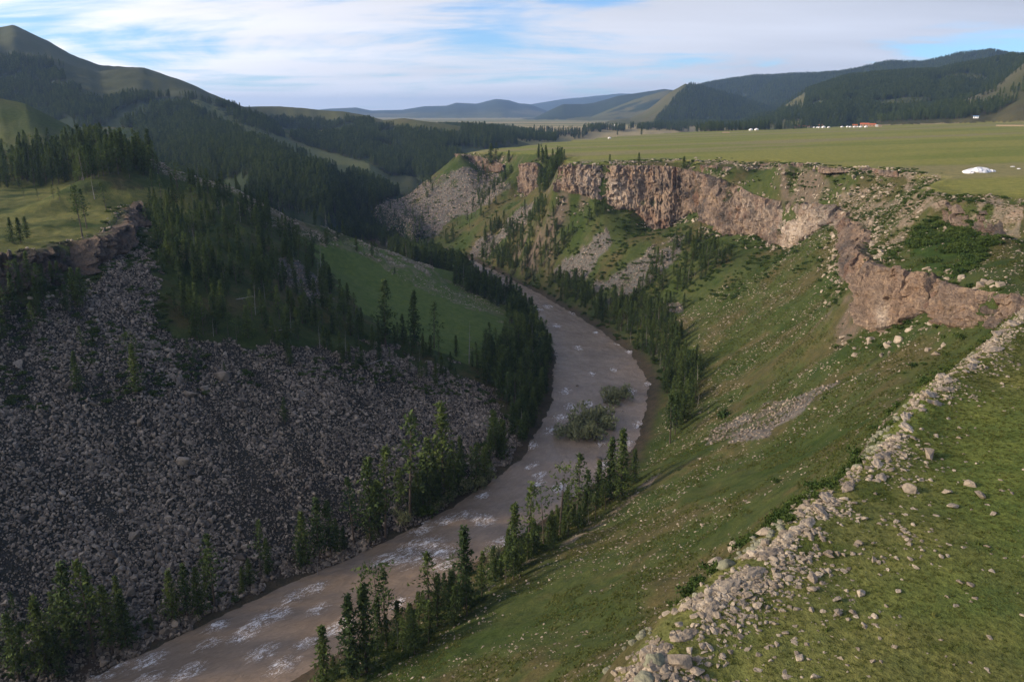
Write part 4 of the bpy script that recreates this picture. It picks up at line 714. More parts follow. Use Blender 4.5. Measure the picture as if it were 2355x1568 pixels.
# --- dark rocks standing in the river, the white mound on the plateau
for (px, py, w), lb in zip([(1326,887,7),(1303,933,5),(1378,1055,12),(1436,825,5),(1470,834,12),(1431,944,6),(1259,706,8),(1270,712,6)], ['dark wet rock alone in mid river upstream of the island', 'tiny dark rock between white ripples', 'dark rock below the island close to the right bank larches', 'small dark rock near the right bank bend', 'broad wet rock against the right bank bend',
     'small rock just below the smaller willow island', 'dark rock in the upper rapid', 'smaller dark rock in the upper rapid']):
    p = Z(px, py, 0); s = w / F * (95 / .33) * 1.1; place(DARKR[px % 8], 'river_rock', p[0], p[1], .05, (s * 1.3, s, s * .7), (0, 0, px), lb, 'rock')
MW = craggy_mesh('white_mound', 3, M_WHITE, 4, .62, .2); MG = craggy_mesh('grey_mound', 8, M_GREYW, 3, .8, .15)
for (px, py, w, h, me, nm, lb) in [(2246,396,54,17,MW,'white_outcrop','big white rounded rock mound on the plateau grass'),(2226,398,26,9,MW,'white_outcrop','low white rock at the left foot of the big mound'),(2266,397,18,12,MG,'grey_outcrop','blue-grey pointed rock right of the white mound'),(2277,396,11,9,MW,'white_outcrop','small pale rock right of the blue-grey one'),(2284,396,9,6,MW,'white_outcrop','smallest pale rock at the right end of the mound'),(2328,384,9,2,MW,'white_stone','thin white stone lying far right of the mound'),(2342,389,10,2,MW,'white_stone','flat white stone at the far right of the plateau')]:
    hx, hy, hz, ht, ok = hit(px, py); s = w / F * ht[0]; place(me, nm, hx[0], hy[0], hz[0] + .05, (s, s * .9, h / F * ht[0] * 1.15 / (.62 if me is MW else .8)), (0, 0, px * 1.0), lb, 'rock')
# ------------------------------------------------------------------ trees and shrubs
def tri_mesh(name, V, tint, mat):
    V = np.asarray(V).reshape(-1, 3); q = np.arange(len(V)).reshape(-1, 3); return mesh_np(name, V, q, mat, False, None, dict(tint=np.repeat(tint, 3)), tris=True)
def leaf_tris(r, cpos, dirv, s, k):
    """k small tapering leaf sprays round a point"""
    out = []; 
    for _ in range(k):
        a = dirv * .8 + r.normal(0, .55, 3); a /= np.linalg.norm(a) + 1e-6; b = np.cross(a, r.normal(0, 1, 3)); b /= np.linalg.norm(b) + 1e-6; c = cpos + r.normal(0, s * .45, 3); ss = s * r.uniform(.6, 1.25)
        out += [c - a * ss * .5 + b * ss * .36, c - a * ss * .4 - b * ss * .36, c + a * ss * .85]
    return out
def trunk_np(r, h, rad, bend=.03, n=7, sticks=0, lean=0):
    V = []; ring = 7; cx = cy = 0; path = []
    for i in range(n + 1):
        t = i / n; cx = bend * h * math.sin(t * 2.2 + r.rand() * .3) + lean * h * t * t; cy = bend * h * .6 * math.sin(t * 3.1); path.append((cx, cy, h * t))
    T_ = []
    def tube(path, rads, k):
        pr = []
        for (a, b, c), q in zip(path, rads): pr.append([(a + q * math.cos(6.2832 * j / k), b + q * math.sin(6.2832 * j / k), c) for j in range(k)])
        for i in range(len(pr) - 1):
            for j in range(k):
                j2 = (j + 1) % k; T_.extend([pr[i][j], pr[i][j2], pr[i + 1][j2], pr[i][j], pr[i + 1][j2], pr[i + 1][j]])
    path[0] = (path[0][0], path[0][1], -.8); tube(path, [rad * (1 - .93 * i / n) * (1.25 if i == 0 else 1) for i in range(n + 1)], ring)
    for _ in range(sticks):
        t = r.uniform(.2, .92); a = r.uniform(0, 6.28); l = h * (.05 + .13 * (1 - t)) * r.uniform(.6, 1.3); i = t * n; b = path[int(i)]; e = path[min(n, int(i) + 1)]; f = i - int(i); o = [b[k] + (e[k] - b[k]) * f for k in range(3)]
        p1 = (o[0] + math.cos(a) * l, o[1] + math.sin(a) * l, o[2] + l * r.uniform(-.15, .4)); w = rad * .28 * (1.1 - t)
        T_.extend([(o[0], o[1], o[2] - w), (o[0], o[1], o[2] + w), p1, (o[0] - w * math.sin(a), o[1] + w * math.cos(a), o[2]), (o[0] + w * math.sin(a), o[1] - w * math.cos(a), o[2]), p1])
    return np.array(T_), path
def make_tree(seed, kind):
    r = np.random.RandomState(seed); h = 12.0; V = []; tint = []
    if kind == 'spire': z0, R_, sp_, nb, gap, lean = .10, 2.7, .50, 7, .2, 0
    elif kind == 'larch': z0, R_, sp_, nb, gap, lean = .20, 3.2, .58, 6, .25, .02
    elif kind == 'open': z0, R_, sp_, nb, gap, lean = .34, 3.4, .75, 5, .35, .05
    elif kind == 'pine': z0, R_, sp_, nb, gap, lean = .56, 3.1, .62, 5, .2, .06
    elif kind == 'young': z0, R_, sp_, nb, gap, lean = .06, 3.4, .6, 7, .1, 0
    else: z0, R_, sp_, nb, gap, lean = 1, 0, 1, 0, 0, .04
    tk, path = trunk_np(r, h, .17 if kind != 'dead' else .14, .012, 8, 14 if kind != 'dead' else 34, lean)
    z = z0 * h
    while z < h * .985 and kind != 'dead':
        t = (z - z0 * h) / (h * (1 - z0)); i = z / h * 8; b = path[int(i)]; e = path[min(8, int(i) + 1)]; f = i - int(i); o = np.array([b[k] + (e[k] - b[k]) * f for k in range(3)])
        prof = (1 - t) ** .85 * min(1, .45 + t * 3) if kind != 'pine' else math.sin(math.pi * min(.97, .12 + t * .85)) ** .6
        az0 = r.uniform(0, 6.28); asym = r.uniform(0, 6.28)
        for k in range(nb):
            if r.rand() < gap: continue
            a = az0 + 6.283 * k / nb + r.normal(0, .25); l = max(.3, R_ * prof * r.uniform(.55, 1.18)); up = .10 + .5 * t - .25 * (kind == 'spire') + r.normal(0, .1)
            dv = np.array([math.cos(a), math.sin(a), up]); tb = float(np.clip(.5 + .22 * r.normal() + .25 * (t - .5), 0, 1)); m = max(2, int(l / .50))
            for q in range(m):
                fr = (q + .6) / m; c = o + dv * l * fr + np.array([0, 0, -.28 * l * fr * fr * (1 if kind != 'pine' else -.2)]); s = .52 * (1.05 - .35 * fr)
                if kind == 'pine' and fr < .45: continue
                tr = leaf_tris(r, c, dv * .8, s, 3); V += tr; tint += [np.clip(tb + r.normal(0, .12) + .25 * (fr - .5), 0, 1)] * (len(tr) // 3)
        z += sp_ * (1 - .35 * t) * r.uniform(.75, 1.25)
    if kind != 'dead':
        for q in range(5): tr = leaf_tris(r, np.array(path[-1]) - np.array([0, 0, q * .22]), np.array([0, 0, 1.2]), .42, 2); V += tr; tint += [.6] * (len(tr) // 3)
    tm = mesh_np('trunk', tk.reshape(-1, 3), np.arange(len(tk)).reshape(-1, 3), M_BARK if kind != 'dead' else M_DEAD, False, tris=True)
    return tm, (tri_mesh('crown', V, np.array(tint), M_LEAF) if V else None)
KINDS_T = ['spire', 'larch', 'open', 'pine', 'young', 'larch', 'spire', 'open', 'dead']
TM = [make_tree(300 + i, k) for i, k in enumerate(KINDS_T)]
def put_tree(i, x, y, z, s, rz, label, group=None, name='larch_tree', tilt=0, fat=1.0):
    o = bpy.data.objects.new('dead_tree' if KINDS_T[i] == 'dead' else ('pine_tree' if KINDS_T[i] == 'pine' else name), None); link(o); o.empty_display_size = .5
    o.location = (x, y, z); o.scale = (s * fat, s * fat, s); o.rotation_euler = (tilt * .5, tilt, rz); tagit(o, label, 'tree', group)
    ch = []
    for nm, me in zip(('trunk', 'crown'), TM[i]):
        if me is None: continue
        c = link(bpy.data.objects.new(nm, me)); c.parent = o; ch.append(c)
    return o, ch
EX = [  # px, base py, height px, kind index, label
 (752,1600,150,0,'dense narrow larch standing alone at the bottom edge beside the river'),(812,1555,175,6,'left of two tall narrow larches at the bottom by the river'),(842,1545,185,0,'right of two tall narrow larches at the bottom by the river'),(868,1500,120,1,'slim larch squeezed behind the two tall narrow ones'),
 (880,1470,180,3,'crooked bare-trunk pine leaning out over the river with a tuft on top'),(888,1490,165,7,'ragged larch just right of the leaning pine'),(985,1450,175,2,'open-crowned larch with broken top on the near bank'),(945,1500,110,4,'bushy young larch under the open-crowned one'),(1005,1445,120,1,'shorter larch tucked behind the open-crowned one'),
 (1068,1400,180,6,'tall narrow-topped larch over the bank bushes'),(1040,1425,110,4,'wide young larch at the foot of the narrow-topped one'),(1108,1372,100,1,'short larch right of the narrow-topped one'),(1185,1305,145,0,'dense spire larch left of the bare-trunk pines'),(1212,1288,170,7,'ragged larch with long bare trunk beside the spire'),
 (1250,1250,122,3,'pine with dark bare trunk and flat tuft, nearer of two'),(1286,1228,150,3,'tallest bare-trunk pine with small crown, right of two'),(1325,1205,160,2,'open-crowned tall larch in the near-bank clump'),(1305,1215,95,1,'low dark larch left inside the near-bank clump'),(1350,1180,100,1,'middle larch of the near-bank clump'),
 (1376,1165,105,0,'narrow larch right inside the near-bank clump'),(1402,1150,140,6,'left of twin spires at the end of the near-bank clump'),(1426,1148,158,0,'tallest of twin spires at the end of the near-bank clump'),(1458,1112,80,0,'last small spire before the river widens'),
 (1540,1018,120,2,'leaning ragged larch alone on the right bank beyond the clump'),(1552,1000,95,1,'dense larch behind the leaning ragged one'),
 (170,1510,200,1,'tall bushy larch in the lower left corner by the river'),(218,1512,215,2,'tallest larch of the lower left corner clump'),(105,1545,160,4,'broad larch at the far lower left'),(45,1570,150,1,'dark larch nearest the lower left corner'),(292,1492,125,4,'young bright larch right of the corner clump'),(258,1500,150,1,'slender larch inside the corner clump'),
 (400,1425,112,4,'first of three young larches at the foot of the boulders'),(432,1420,118,1,'second of three young larches at the foot of the boulders'),(462,1415,110,4,'third of three young larches at the foot of the boulders'),(495,1392,152,2,'slim yellow-green larch on the left bank among boulders'),(598,1312,112,2,'lone open larch on the left bank boulders'),(574,1342,55,4,'small bright sapling beside the lone open larch'),
 (700,1292,118,4,'left of three larches grouped on the left bank'),(735,1288,135,1,'middle of three larches grouped on the left bank'),(762,1278,128,1,'right of three larches grouped on the left bank'),(730,1320,60,8,'thin dead snag standing in the water edge'),(815,1252,150,2,'slender larch on the left bank left of the tall row'),(850,1242,188,1,'first of the tall row on the left bank'),
 (886,1232,200,2,'second of the tall row on the left bank'),(942,1190,238,7,'tall thin larch rising over the boulders from the left bank'),(1022,1140,205,1,'tall larch in the middle of the left bank row'),(985,1165,150,1,'shorter larch left of the middle one'),
 (315,905,112,0,'lone dark spruce-like larch standing in the boulder field'),(180,900,95,6,'small thin larch left of the lone one in the boulder field'),(655,975,62,1,'little dark larch stuck among the right boulders'),
 (190,545,118,7,'ragged larch on the terrace edge with twin crowns'),(175,480,55,2,'crooked small larch left of the ragged terrace one'),(245,485,68,7,'leaning larch at the terrace brink'),(200,525,90,2,'broad larch at the terrace lip'),(30,560,62,4,'bushy clump larch at the left end of the terrace'),(48,558,58,6,'narrow larch within the left terrace clump'),(62,548,50,6,'right-hand larch within the left terrace clump'),
 (88,458,26,2,'smallest larch on the lit terrace meadow'),(123,458,32,2,'second small larch on the lit terrace meadow'),(56,455,24,2,'thin sapling at far left of the terrace meadow'),(138,460,30,2,'dark sapling next to the terrace pair'),(218,460,52,8,'bare dead pole tree on the terrace meadow'),
 (1128,392,58,1,'tallest larch on the far plateau corner'),(1140,372,40,2,'thin larch beside the tallest on the far corner'),(1170,372,28,0,'small dark larch on the far plateau rim'),(1255,392,46,0,'left larch rising from the gully by the rim'),(1282,388,40,0,'right larch rising from the gully by the rim'),(1269,398,38,1,'middle larch in the gully'),
 (1402,374,20,0,'tiny conical larch on the cliff rim'),(1468,374,24,4,'umbrella-shaped tree on the cliff rim, left'),(1571,392,40,4,'umbrella-shaped tree on the cliff rim, right'),
 (887,800,155,1,'tall dark larch standing over the green slope, left'),(953,800,130,6,'slender larch in front of the green slope, middle'),(998,800,105,7,'ragged larch in front of the green slope, right'),(1078,835,100,8,'thin dead tree before the bank wood'),(735,800,60,8,'bare leaning dead trunk at the top of the boulder field'),(907,628,16,0,'tiny lone larch on the bright green slope')]
hx, hy, hz, ht, ok = hit([e[0] for e in EX], [min(e[1], 1640) for e in EX]); protoT = {}
for e, x_, y_, z_, t_ in zip(EX, hx, hy, hz, ht):
    s = e[2] / F * t_ / 12 / math.cos(PITCH + math.atan((e[1] - 784) / F) * .9) if e[1] > 700 else e[2] / F * t_ / 12
    o, ch = put_tree(e[3], x_, y_, max(z_, .1) - .15, s, random.uniform(0, 6), e[4], 'larches standing in the canyon', tilt={'crooked': -.22, 'leaning': .12}.get(e[4].split()[0], 0), fat=1.3 if e[2] < 60 else 1.0)
    protoT.setdefault(e[3], ch)
for i in range(9):
    if i not in protoT: o, ch = put_tree(i, -60 - i * 4, 420 + i * 9, float(land(-60 - i * 4, 420 + i * 9)[0]) - .2, .9, i, 'larch growing in the gorge wood behind the stony spur', 'larches of the gorge wood'); protoT[i] = ch
TREEPROTO = [protoT[i] for i in range(9)]
TP = [ # name, poly px, dmin, dmax, zmin, zmax, density, hmin, hmax, label
 ('slope', [(345,440),(470,430),(640,520),(735,600),(790,690),(850,770),(980,800),(1090,830),(1180,890),(1080,862),(1000,842),(900,808),(760,800),(600,795),(480,790),(395,770),(380,650),(350,560),(325,480)], 190, 390, 3, 80, .044, 5.5, 11, 'dark larch crowded in the wood on the slope above the boulder field'),
 ('terrace', [(-60,335),(310,332),(372,405),(200,422),(-60,432)], 300, 480, 55, 95, .075, 8, 14, 'larch in the dense band of trees behind the lit terrace'),
 ('bankl', [(900,560),(1010,598),(1175,690),(1240,760),(1275,820),(1270,900),(1225,990),(1195,1070),(1110,1120),(1000,1175),(860,1240),(840,1225),(980,1130),(1100,1060),(1170,960),(1110,880),(1120,800),(1195,790),(1165,715),(980,622),(890,585)], 170, 570, .3, 14, .085, 8, 13.5, 'larch in the dark wood lining the left river bank'),
 ('bankr', [(1090,588),(1180,585),(1270,620),(1400,690),(1480,700),(1560,770),(1610,880),(1600,960),(1550,1000),(1530,930),(1525,860),(1440,780),(1330,705),(1200,640)], 200, 560, .4, 13, .11, 5, 10.5, 'larch in the dark wood lining the right river bank'),
 ('mid', [(1120,520),(1240,470),(1340,460),(1400,480),(1330,540),(1260,620),(1200,600),(1110,585)], 400, 600, 2, 45, .09, 4.5, 9, 'larch on the green slope below the cliff'),
 ('mid2', [(1450,690),(1500,600),(1600,540),(1680,590),(1600,660),(1560,760),(1480,740)], 300, 480, 2, 40, .08, 4.5, 9, 'larch between the scree tongues below the cliff'),
 ('gully', [(1238,366),(1300,372),(1280,400),(1262,440),(1236,455)], 480, 620, 25, 66, .06, 8, 12, 'larch in the wooded gully beside the rock stack'),
 ('corner', [(1085,385),(1180,392),(1170,450),(1070,540),(1020,575),(1010,560),(1090,470)], 560, 740, 4, 62, .024, 5, 9, 'larch on the slope below the far plateau corner'),
 ('lblock', [(-60,640),(190,640),(190,790),(-60,812)], 160, 240, 25, 60, .024, 7, 11, 'larch standing below the left rock band'),
 ('ridge', [(380,395),(520,430),(700,510),(880,570),(880,600),(700,560),(500,470)], 320, 430, 20, 75, .012, 5, 9, 'larch on the stony spur crest'),
 ('lowl', [(0,1420),(180,1380),(300,1440),(420,1400),(500,1370),(560,1345),(560,1375),(440,1425),(300,1485),(135,1568),(0,1568)], 110, 180, .2, 10, .05, 6, 11, 'larch on the lower left river bank'),
 ('lmid', [(560,1345),(700,1270),(840,1225),(860,1245),(700,1305),(560,1372)], 130, 210, .2, 4, .05, 5, 9, 'larch at the water edge below the boulder field'),
 ('rnear', [(720,1568),(830,1505),(920,1450),(1060,1350),(1200,1260),(1340,1160),(1440,1100),(1480,1110),(1400,1180),(1200,1320),(1080,1420),(960,1520),(900,1568)], 100, 220, .2, 8, .05, 5, 9, 'low larch in the thicket on the near river bank'),
 ('edge', [(190,770),(400,770),(700,790),(1000,835),(1120,890),(1040,905),(900,860),(700,850),(560,900),(340,850),(190,830)], 170, 300, 3, 50, .022, 3.5, 8.5, 'small larch at the upper edge of the boulder field'),
 ('gorge', [(600,430),(860,430),(850,500),(900,575),(700,500)], 430, 1000, -1, 60, .03, 7, 12, 'larch in the gorge wood behind the spur'),
 ('scree', [(845,490),(930,440),(1060,395),(1000,480),(960,560),(900,560)], 560, 740, 1, 60, .006, 4, 8, 'small larch on the far scree'),
]
allx, ally, allz, allh, allr = [], [], [], [], []; lab = []
for q, (nm, poly, d0, d1, z0, z1, den, h0, h1, lb) in enumerate(TP):
    pa = np.array(poly, float); xs, ys = [], []
    for dd in (d0, d1):
        dx, dy, dz = rays(pa[:, 0], pa[:, 1]); k = np.hypot(dx, dy); xs += list(dx / k * dd); ys += list(dy / k * dd)
    x0, x1, y0, y1 = min(xs), max(xs), min(ys), max(ys); n = int((x1 - x0) * (y1 - y0) * den * 1.25)
    def tst(x, y, z, who, uu, flat):
        u, v, d = project(x, y, z); ju, jv = jit(u, v, x, y, .8); m = inpoly(ju, jv, poly) & (d > d0) & (d < d1) & (z > z0) & (z < z1)
        if nm in ('slope', 'terrace', 'mid', 'mid2', 'gorge'): m &= fbm(x / 15, y / 15, 60 + q, 2) > -.38
        if nm == 'slope': m &= ~inpoly(u, v, [(520,425),(640,480),(860,580),(1180,700),(1190,770),(1080,800),(960,780),(840,720),(740,620),(700,560),(560,480)])
        return m
    x, y, z, r = scatter(n, x0, x1, y0, y1, tst, 700 + q); allx.append(x); ally.append(y); allz.append(z); allh.append(r.uniform(h0, h1, len(x)) * np.where(r.rand(len(x)) < .12, .6, 1)); allr.append(np.full(len(x), q))
X = np.concatenate(allx); Y = np.concatenate(ally); ZZ = np.concatenate(allz); HH = np.concatenate(allh); Q = np.concatenate(allr); r = np.random.RandomState(5)
pk = r.choice(9, len(X), p=[.15, .18, .13, .05, .1, .15, .10, .09, .05]); pr = project(X, Y, ZZ); app = HH / pr[2] * ((pr[0] > -10) & (pr[0] < 2364) & (pr[1] < 1600) & (pr[1] > 0)); order = np.argsort(-app); NI = 292 - len(EX)
for i in order[:NI]:
    put_tree(int(pk[i]), X[i], Y[i], ZZ[i] - .2, HH[i] / 12, r.uniform(0, 6.3), near_label(('tall ' if app[i] * F > 95 else 'middling ' if app[i] * F > 70 else 'short ') + {'spire': 'narrow larch', 'larch': 'full larch', 'open': 'open-crowned larch', 'pine': 'tuft-topped pine', 'young': 'bushy larch', 'dead': 'dead bare tree'}[KINDS_T[pk[i]]], pr[0][i], pr[1][i] - app[i] * F * .5, TP[Q[i]][9]), 'larches: ' + TP[Q[i]][9].split(' ', 1)[1] if 0 else 'trees of the canyon woods', tilt=r.normal(0, .03))
i = order[NI:]; n = len(i); fx, fy, fz, fh, fp = [X[i]], [Y[i]], [ZZ[i]], [HH[i]], [pk[i]]
print('canyon trees', len(X), 'stuff', n)
def woods(name, az0, az1, d0, d1, n, ok, h0, h1, seed, label):
    r = np.random.RandomState(seed); az = r.uniform(az0, az1, n); d = np.sqrt(r.uniform(d0 * d0, d1 * d1, n)); x = d * np.sin(az); y = d * np.cos(az); z, who, uu, flat = land(x, y, True); m = ok(x, y, z, who, uu, flat); x, y, z = x[m], y[m], z[m]
    h = r.uniform(h0, h1, len(x)); p = r.choice([0, 1, 2, 5, 6, 7], len(x)); s = np.stack([h / 12 * r.uniform(.9, 1.25, len(x))] * 2 + [h / 12], 1)
    print(name, len(x)); gn_stuff(name, x, y, z - .3, np.stack([x * 0, x * 0, r.uniform(0, 6.3, len(x))], 1), s, p, TREEPROTO, label)
r2_ = np.random.RandomState(4); X, Y, ZZ, HH, pk = fx[0], fy[0], fz[0], fh[0], fp[0]
gn_stuff('canyon_wood', X, Y, ZZ - .2, np.stack([X * 0, X * 0, r2_.uniform(0, 6.3, len(X))], 1), np.repeat((HH / 12)[:, None], 3, 1), pk, TREEPROTO, 'larch wood on the canyon slopes and banks')
RN = [R['n'] for R in RANGES]; iH, iS, iW, i1, i2, i3, i4, i5, i6 = [RN.index(k) for k in ('hill', 'spur', 'wood', 'r1', 'r2', 'r3', 'r4', 'r5', 'r6')]
def azp(px): return math.atan2((px - 1177) / F, 1.03)
def ok_left(x, y, z, who, uu, flat):
    u_, v_, d_, K = ground_masks(x, y, z)
    return ~K['cornerzone'] & ~K['strip'] & ~(K['hilltop'] & (RS.rand(len(x)) > .06)) & (fbm(x / 70, y / 70, 505, 3) > -.30) & ~K['scree1'] & ((who == iH) | (who == iS) | (who == iW) | ((who < 0) & (z < 62) & (x < 20) & (x > -420))) & (np.where(who < 0, True, fmask(x, y, z, who, uu)))
woods('mountain_wood', azp(-60), azp(1060), 620, 2250, 90000, ok_left, 8, 14, 21, 'dark larch forest covering the left mountain side')
def ok_r(x, y, z, who, uu, flat): return ((who == i2) | (who == i1)) & (fmask(x, y, z, who, uu) | ((who == i1) & (RS.rand(len(x)) < .10) & (fbm(x / 80, y / 80, 61, 3) > 0)) | ((who == i2) & (RS.rand(len(x)) < .05)))
woods('hill_wood', azp(1780), azp(2380), 1500, 2650, 42000, ok_r, 9, 15, 22, 'dark forest on the right hills')
def ok_far(x, y, z, who, uu, flat): return ((who == i3) | (who == i4) | (who == i5)) & (np.abs(uu) < .85) & fmask(x, y, z, who, uu)
woods('far_wood', azp(1440), azp(2380), 2650, 4700, 60000, ok_far, 12, 17, 23, 'forest on the far right hills')
def band(polys):
    def ok(x, y, z, who, uu, flat):
        u, v, d = project(x, y, z); m = np.zeros(len(x), bool)
        for p, d0, d1 in polys: m |= inpoly(u, v, p) & (d > d0) & (d < d1)
        return m & (fbm(x / 60, y / 60, 3, 3) > np.where((u < 1700) & (u > 1350), .12, -.25))
    return ok
woods('plateau_tree_line', azp(1050), azp(2400), 850, 3600, 110000, band([([(1640,282),(1760,262),(1900,250),(2100,252),(2354,236),(2400,270),(2160,276),(2020,280),(1860,288),(1780,276),(1640,284)], 1250, 3000), ([(1500,286),(1700,276),(1850,288),(1850,298),(1600,304),(1520,300)], 1300, 3000),
   ([(1340,299),(1500,292),(1610,297),(1600,303),(1450,312),(1340,314)], 1200, 2800), ([(1060,298),(1200,302),(1345,306),(1345,318),(1180,336),(1090,345),(1060,340)], 850, 2400), ([(1520,276),(1600,274),(1600,280),(1520,281)], 1800, 3600)]), 10, 17, 24, 'rows of larches behind the plateau edge')
# --- shrubs
def bush_mesh(name, seed, mat, n=240, s=.16, tall=.8):
    r = np.random.RandomState(seed); V = []; ti = []; lobes = [(r.normal(0, .22, 3) * np.array([1, 1, .5]), r.uniform(.22, .36)) for _ in range(7)]
    for _ in range(n):
        c, q = lobes[r.randint(7)]; dv = r.normal(0, 1, 3); dv /= np.linalg.norm(dv); dv[2] = abs(dv[2]) * 1.0 - .15; p = c + dv * q * r.uniform(.6, 1.05); p[2] = max(.02, p[2] * tall + .18)
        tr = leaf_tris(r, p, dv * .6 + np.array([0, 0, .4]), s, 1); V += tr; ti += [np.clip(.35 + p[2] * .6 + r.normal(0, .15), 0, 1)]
    return tri_mesh(name, V, np.array(ti), mat)
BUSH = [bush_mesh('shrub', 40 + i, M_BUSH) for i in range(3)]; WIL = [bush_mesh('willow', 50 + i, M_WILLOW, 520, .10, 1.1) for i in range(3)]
def cushion(seed):
    bm = bmesh.new(); bmesh.ops.create_icosphere(bm, subdivisions=3, radius=.5)
    for v in bm.verts:
        p = v.co; k = .72 + .4 * float(vn(p.x * 9 + seed, p.y * 9 + p.z * 8, seed)) + .22 * float(vn(p.x * 19 + seed, p.y * 19 + p.z * 16, seed)) ; v.co = p * k; v.co.z = max(-.08, v.co.z * .75)
    me = bpy.data.meshes.new('cushion_plant'); bm.to_mesh(me); bm.free(); me.materials.append(M_CUSH); me.polygons.foreach_set('use_smooth', [True] * len(me.polygons)); return me
CUSH = [cushion(i) for i in range(3)]
WB = [(1303,1003,42,'left end bush of the willow island'),(1325,985,48,'tall bush on the left of the willow island'),(1350,972,50,'middle bush at the back of the willow island'),(1378,965,48,'right back bush of the willow island'),(1395,985,38,'right end bush of the willow island'),(1335,1008,44,'front left bush of the willow island'),(1365,1003,46,'front right bush of the willow island'),
 (1405,925,36,'larger front bush of the small upstream island'),(1400,908,28,'left bush of the small upstream island'),(1420,915,30,'middle bush of the small upstream island'),(1437,908,30,'right bush of the small upstream island'),
 (1115,1100,34,'yellow-green willow at the water edge, nearest the island'),(1090,1118,38,'yellow-green willow second from the island along the left bank'),(1062,1132,38,'yellow-green willow in the middle of the bank row'),(1035,1148,32,'rounded willow left of the middle of the bank row'),(1005,1165,34,'dull green willow left in the bank row'),(975,1180,40,'large dark green willow ending the bank row'),(925,1195,34,'low willow under the tall left bank larches'),
 (1132,1280,34,'grey-green willow on the near bank beside white water'),(1180,630,16,'pale green bush on the far right bank'),(1664,958,28,'round dark green bush beside the scree patch')]
hx, hy, hz, ht, ok = hit([w[0] for w in WB], [w[1] for w in WB])
for k, w in enumerate(WB):
    isl = k < 11; x_, y_, z_ = (Z(w[0], w[1], .1) if isl else (hx[k], hy[k], max(hz[k], .2))); t_ = math.sqrt(x_ * x_ + y_ * y_ + (CAMZ - z_) ** 2); s = w[2] / F * t_ * 1.25
    place((BUSH if 'dark' in w[3] else WIL)[k % 3], 'willow_bush', x_, y_, z_ - .2, (s, s, s * 1.05), (0, 0, k * 1.3), w[3], 'bush', 'willows and bushes by the river')
def near_pts(polys, den, d0, d1, seed, sz):
    allp = [[], [], [], []]
    for poly in polys:
        pa = np.array(poly, float); dx, dy, dz = rays(pa[:, 0], pa[:, 1]); k = np.hypot(dx, dy); xs = np.concatenate([dx / k * d0, dx / k * d1]); ys = np.concatenate([dy / k * d0, dy / k * d1])
        def tst(x, y, z, who, uu, flat):
            u, v, d = project(x, y, z); ju, jv = jit(u, v, x, y, 1.2); return inpoly(ju, jv, poly) & (d > d0) & (d < d1) & (z > .2) & (fbm(x / 7, y / 7, seed, 3) > -.15)
        x, y, z, r = scatter(int((xs.max() - xs.min()) * (ys.max() - ys.min()) * den), xs.min(), xs.max(), ys.min(), ys.max(), tst, seed)
        for a, b in zip(allp, (x, y, z, r.uniform(sz[0], sz[1], len(x)))): a.append(b)
    return [np.concatenate(a) for a in allp]
bproto = [[place(BUSH[i], 'shrub', *T(q[0], q[1], q[2]), 1.6, (0, 0, i), lb, 'shrub')] for i, (q, lb) in enumerate([((1790,1085,126), 'green shrub at the head of the rim stones'), ((1975,1040,66), 'yellow-green shrub growing below the rim stones'), ((2130,880,74), 'green tuft shrub between rim boulders')])]
for b in bproto: b[0].location.z = float(land(b[0].location.x, b[0].location.y)[0]) - .1
cproto = [[place(CUSH[i], 'cushion_plant', *T(q[0], q[1], q[2]), 1.0, (0, 0, i), lb, 'plant')] for i, (q, lb) in enumerate([((1490,1475,34), 'grey-green cushion plant, lowest on the rim'), ((1510,1455,35), 'pale cushion plant behind the lowest one'), ((1675,1265,43), 'round cushion plant left of the grey leaning boulder')])]
for b in cproto: b[0].location.z = float(land(b[0].location.x, b[0].location.y)[0])
x, y, z, s = near_pts([POLY['darkveg']], .9, 140, 270, 31, (1.2, 2.6)); a = [x, y, z, s]
for polys, den, d0, d1, sz, sd in [([POLY['rimrock'], POLY['baserock']], .32, 150, 480, (.6, 1.6), 32), ([[(1090,585),(1200,600),(1420,700),(1560,800),(1600,900),(1540,940),(1500,830),(1300,700),(1150,640)]], .12, 200, 540, (1.2, 2.6), 33),
   ([[(1130,520),(1330,460),(1480,520),(1640,520),(1760,550),(1900,600),(1700,680),(1500,720),(1300,640)]], .17, 280, 560, (.8, 2.4), 34), ([[(560,380+960),(860,1215),(1180,1040),(1220,900),(1160,960),(1000,1100),(800,1240),(600,1310)]], .35, 130, 300, (.9, 2.0), 35),
   ([[(0,640),(380,560),(400,800),(700,810),(1100,870),(1150,930),(700,870),(330,930),(0,940)]], .34, 150, 290, (.7, 1.9), 36), ([[(860,1568),(1100,1400),(1300,1230),(1450,1110),(1440,1090),(1200,1250),(900,1450),(720,1568)]], .35, 100, 220, (.9, 2.0), 37), ([[(0,1430),(300,1440),(560,1345),(560,1375),(300,1490),(135,1568),(0,1568)]], .4, 110, 180, (.9, 2.2), 38),
   ([[(1560,700),(2100,700),(2150,850),(1600,1050),(1500,1150),(1600,900)]], .006, 120, 300, (.7, 1.4), 39), ([[(850,490),(1060,400),(1180,400),(1180,560),(1080,600),(900,560)]], .03, 500, 740, (1.2, 2.5), 40)]:
    q = near_pts(polys, den, d0, d1, sd, sz); a = [np.concatenate([u_, v_]) for u_, v_ in zip(a, q)]
a = [np.concatenate([a[i], q]) for i, q in enumerate((EDGESCRUB[0], EDGESCRUB[1], land(EDGESCRUB[0], EDGESCRUB[1]), EDGESCRUB[2]))]
cv = np.concatenate(CLIFFVEG); a = [np.concatenate([a[i], cv[:, i]]) for i in range(3)] + [np.concatenate([a[3], np.random.RandomState(2).uniform(.6, 1.6, len(cv))])]
x, y, z, s = a; r = np.random.RandomState(3); n = len(x); print('shrubs', n)
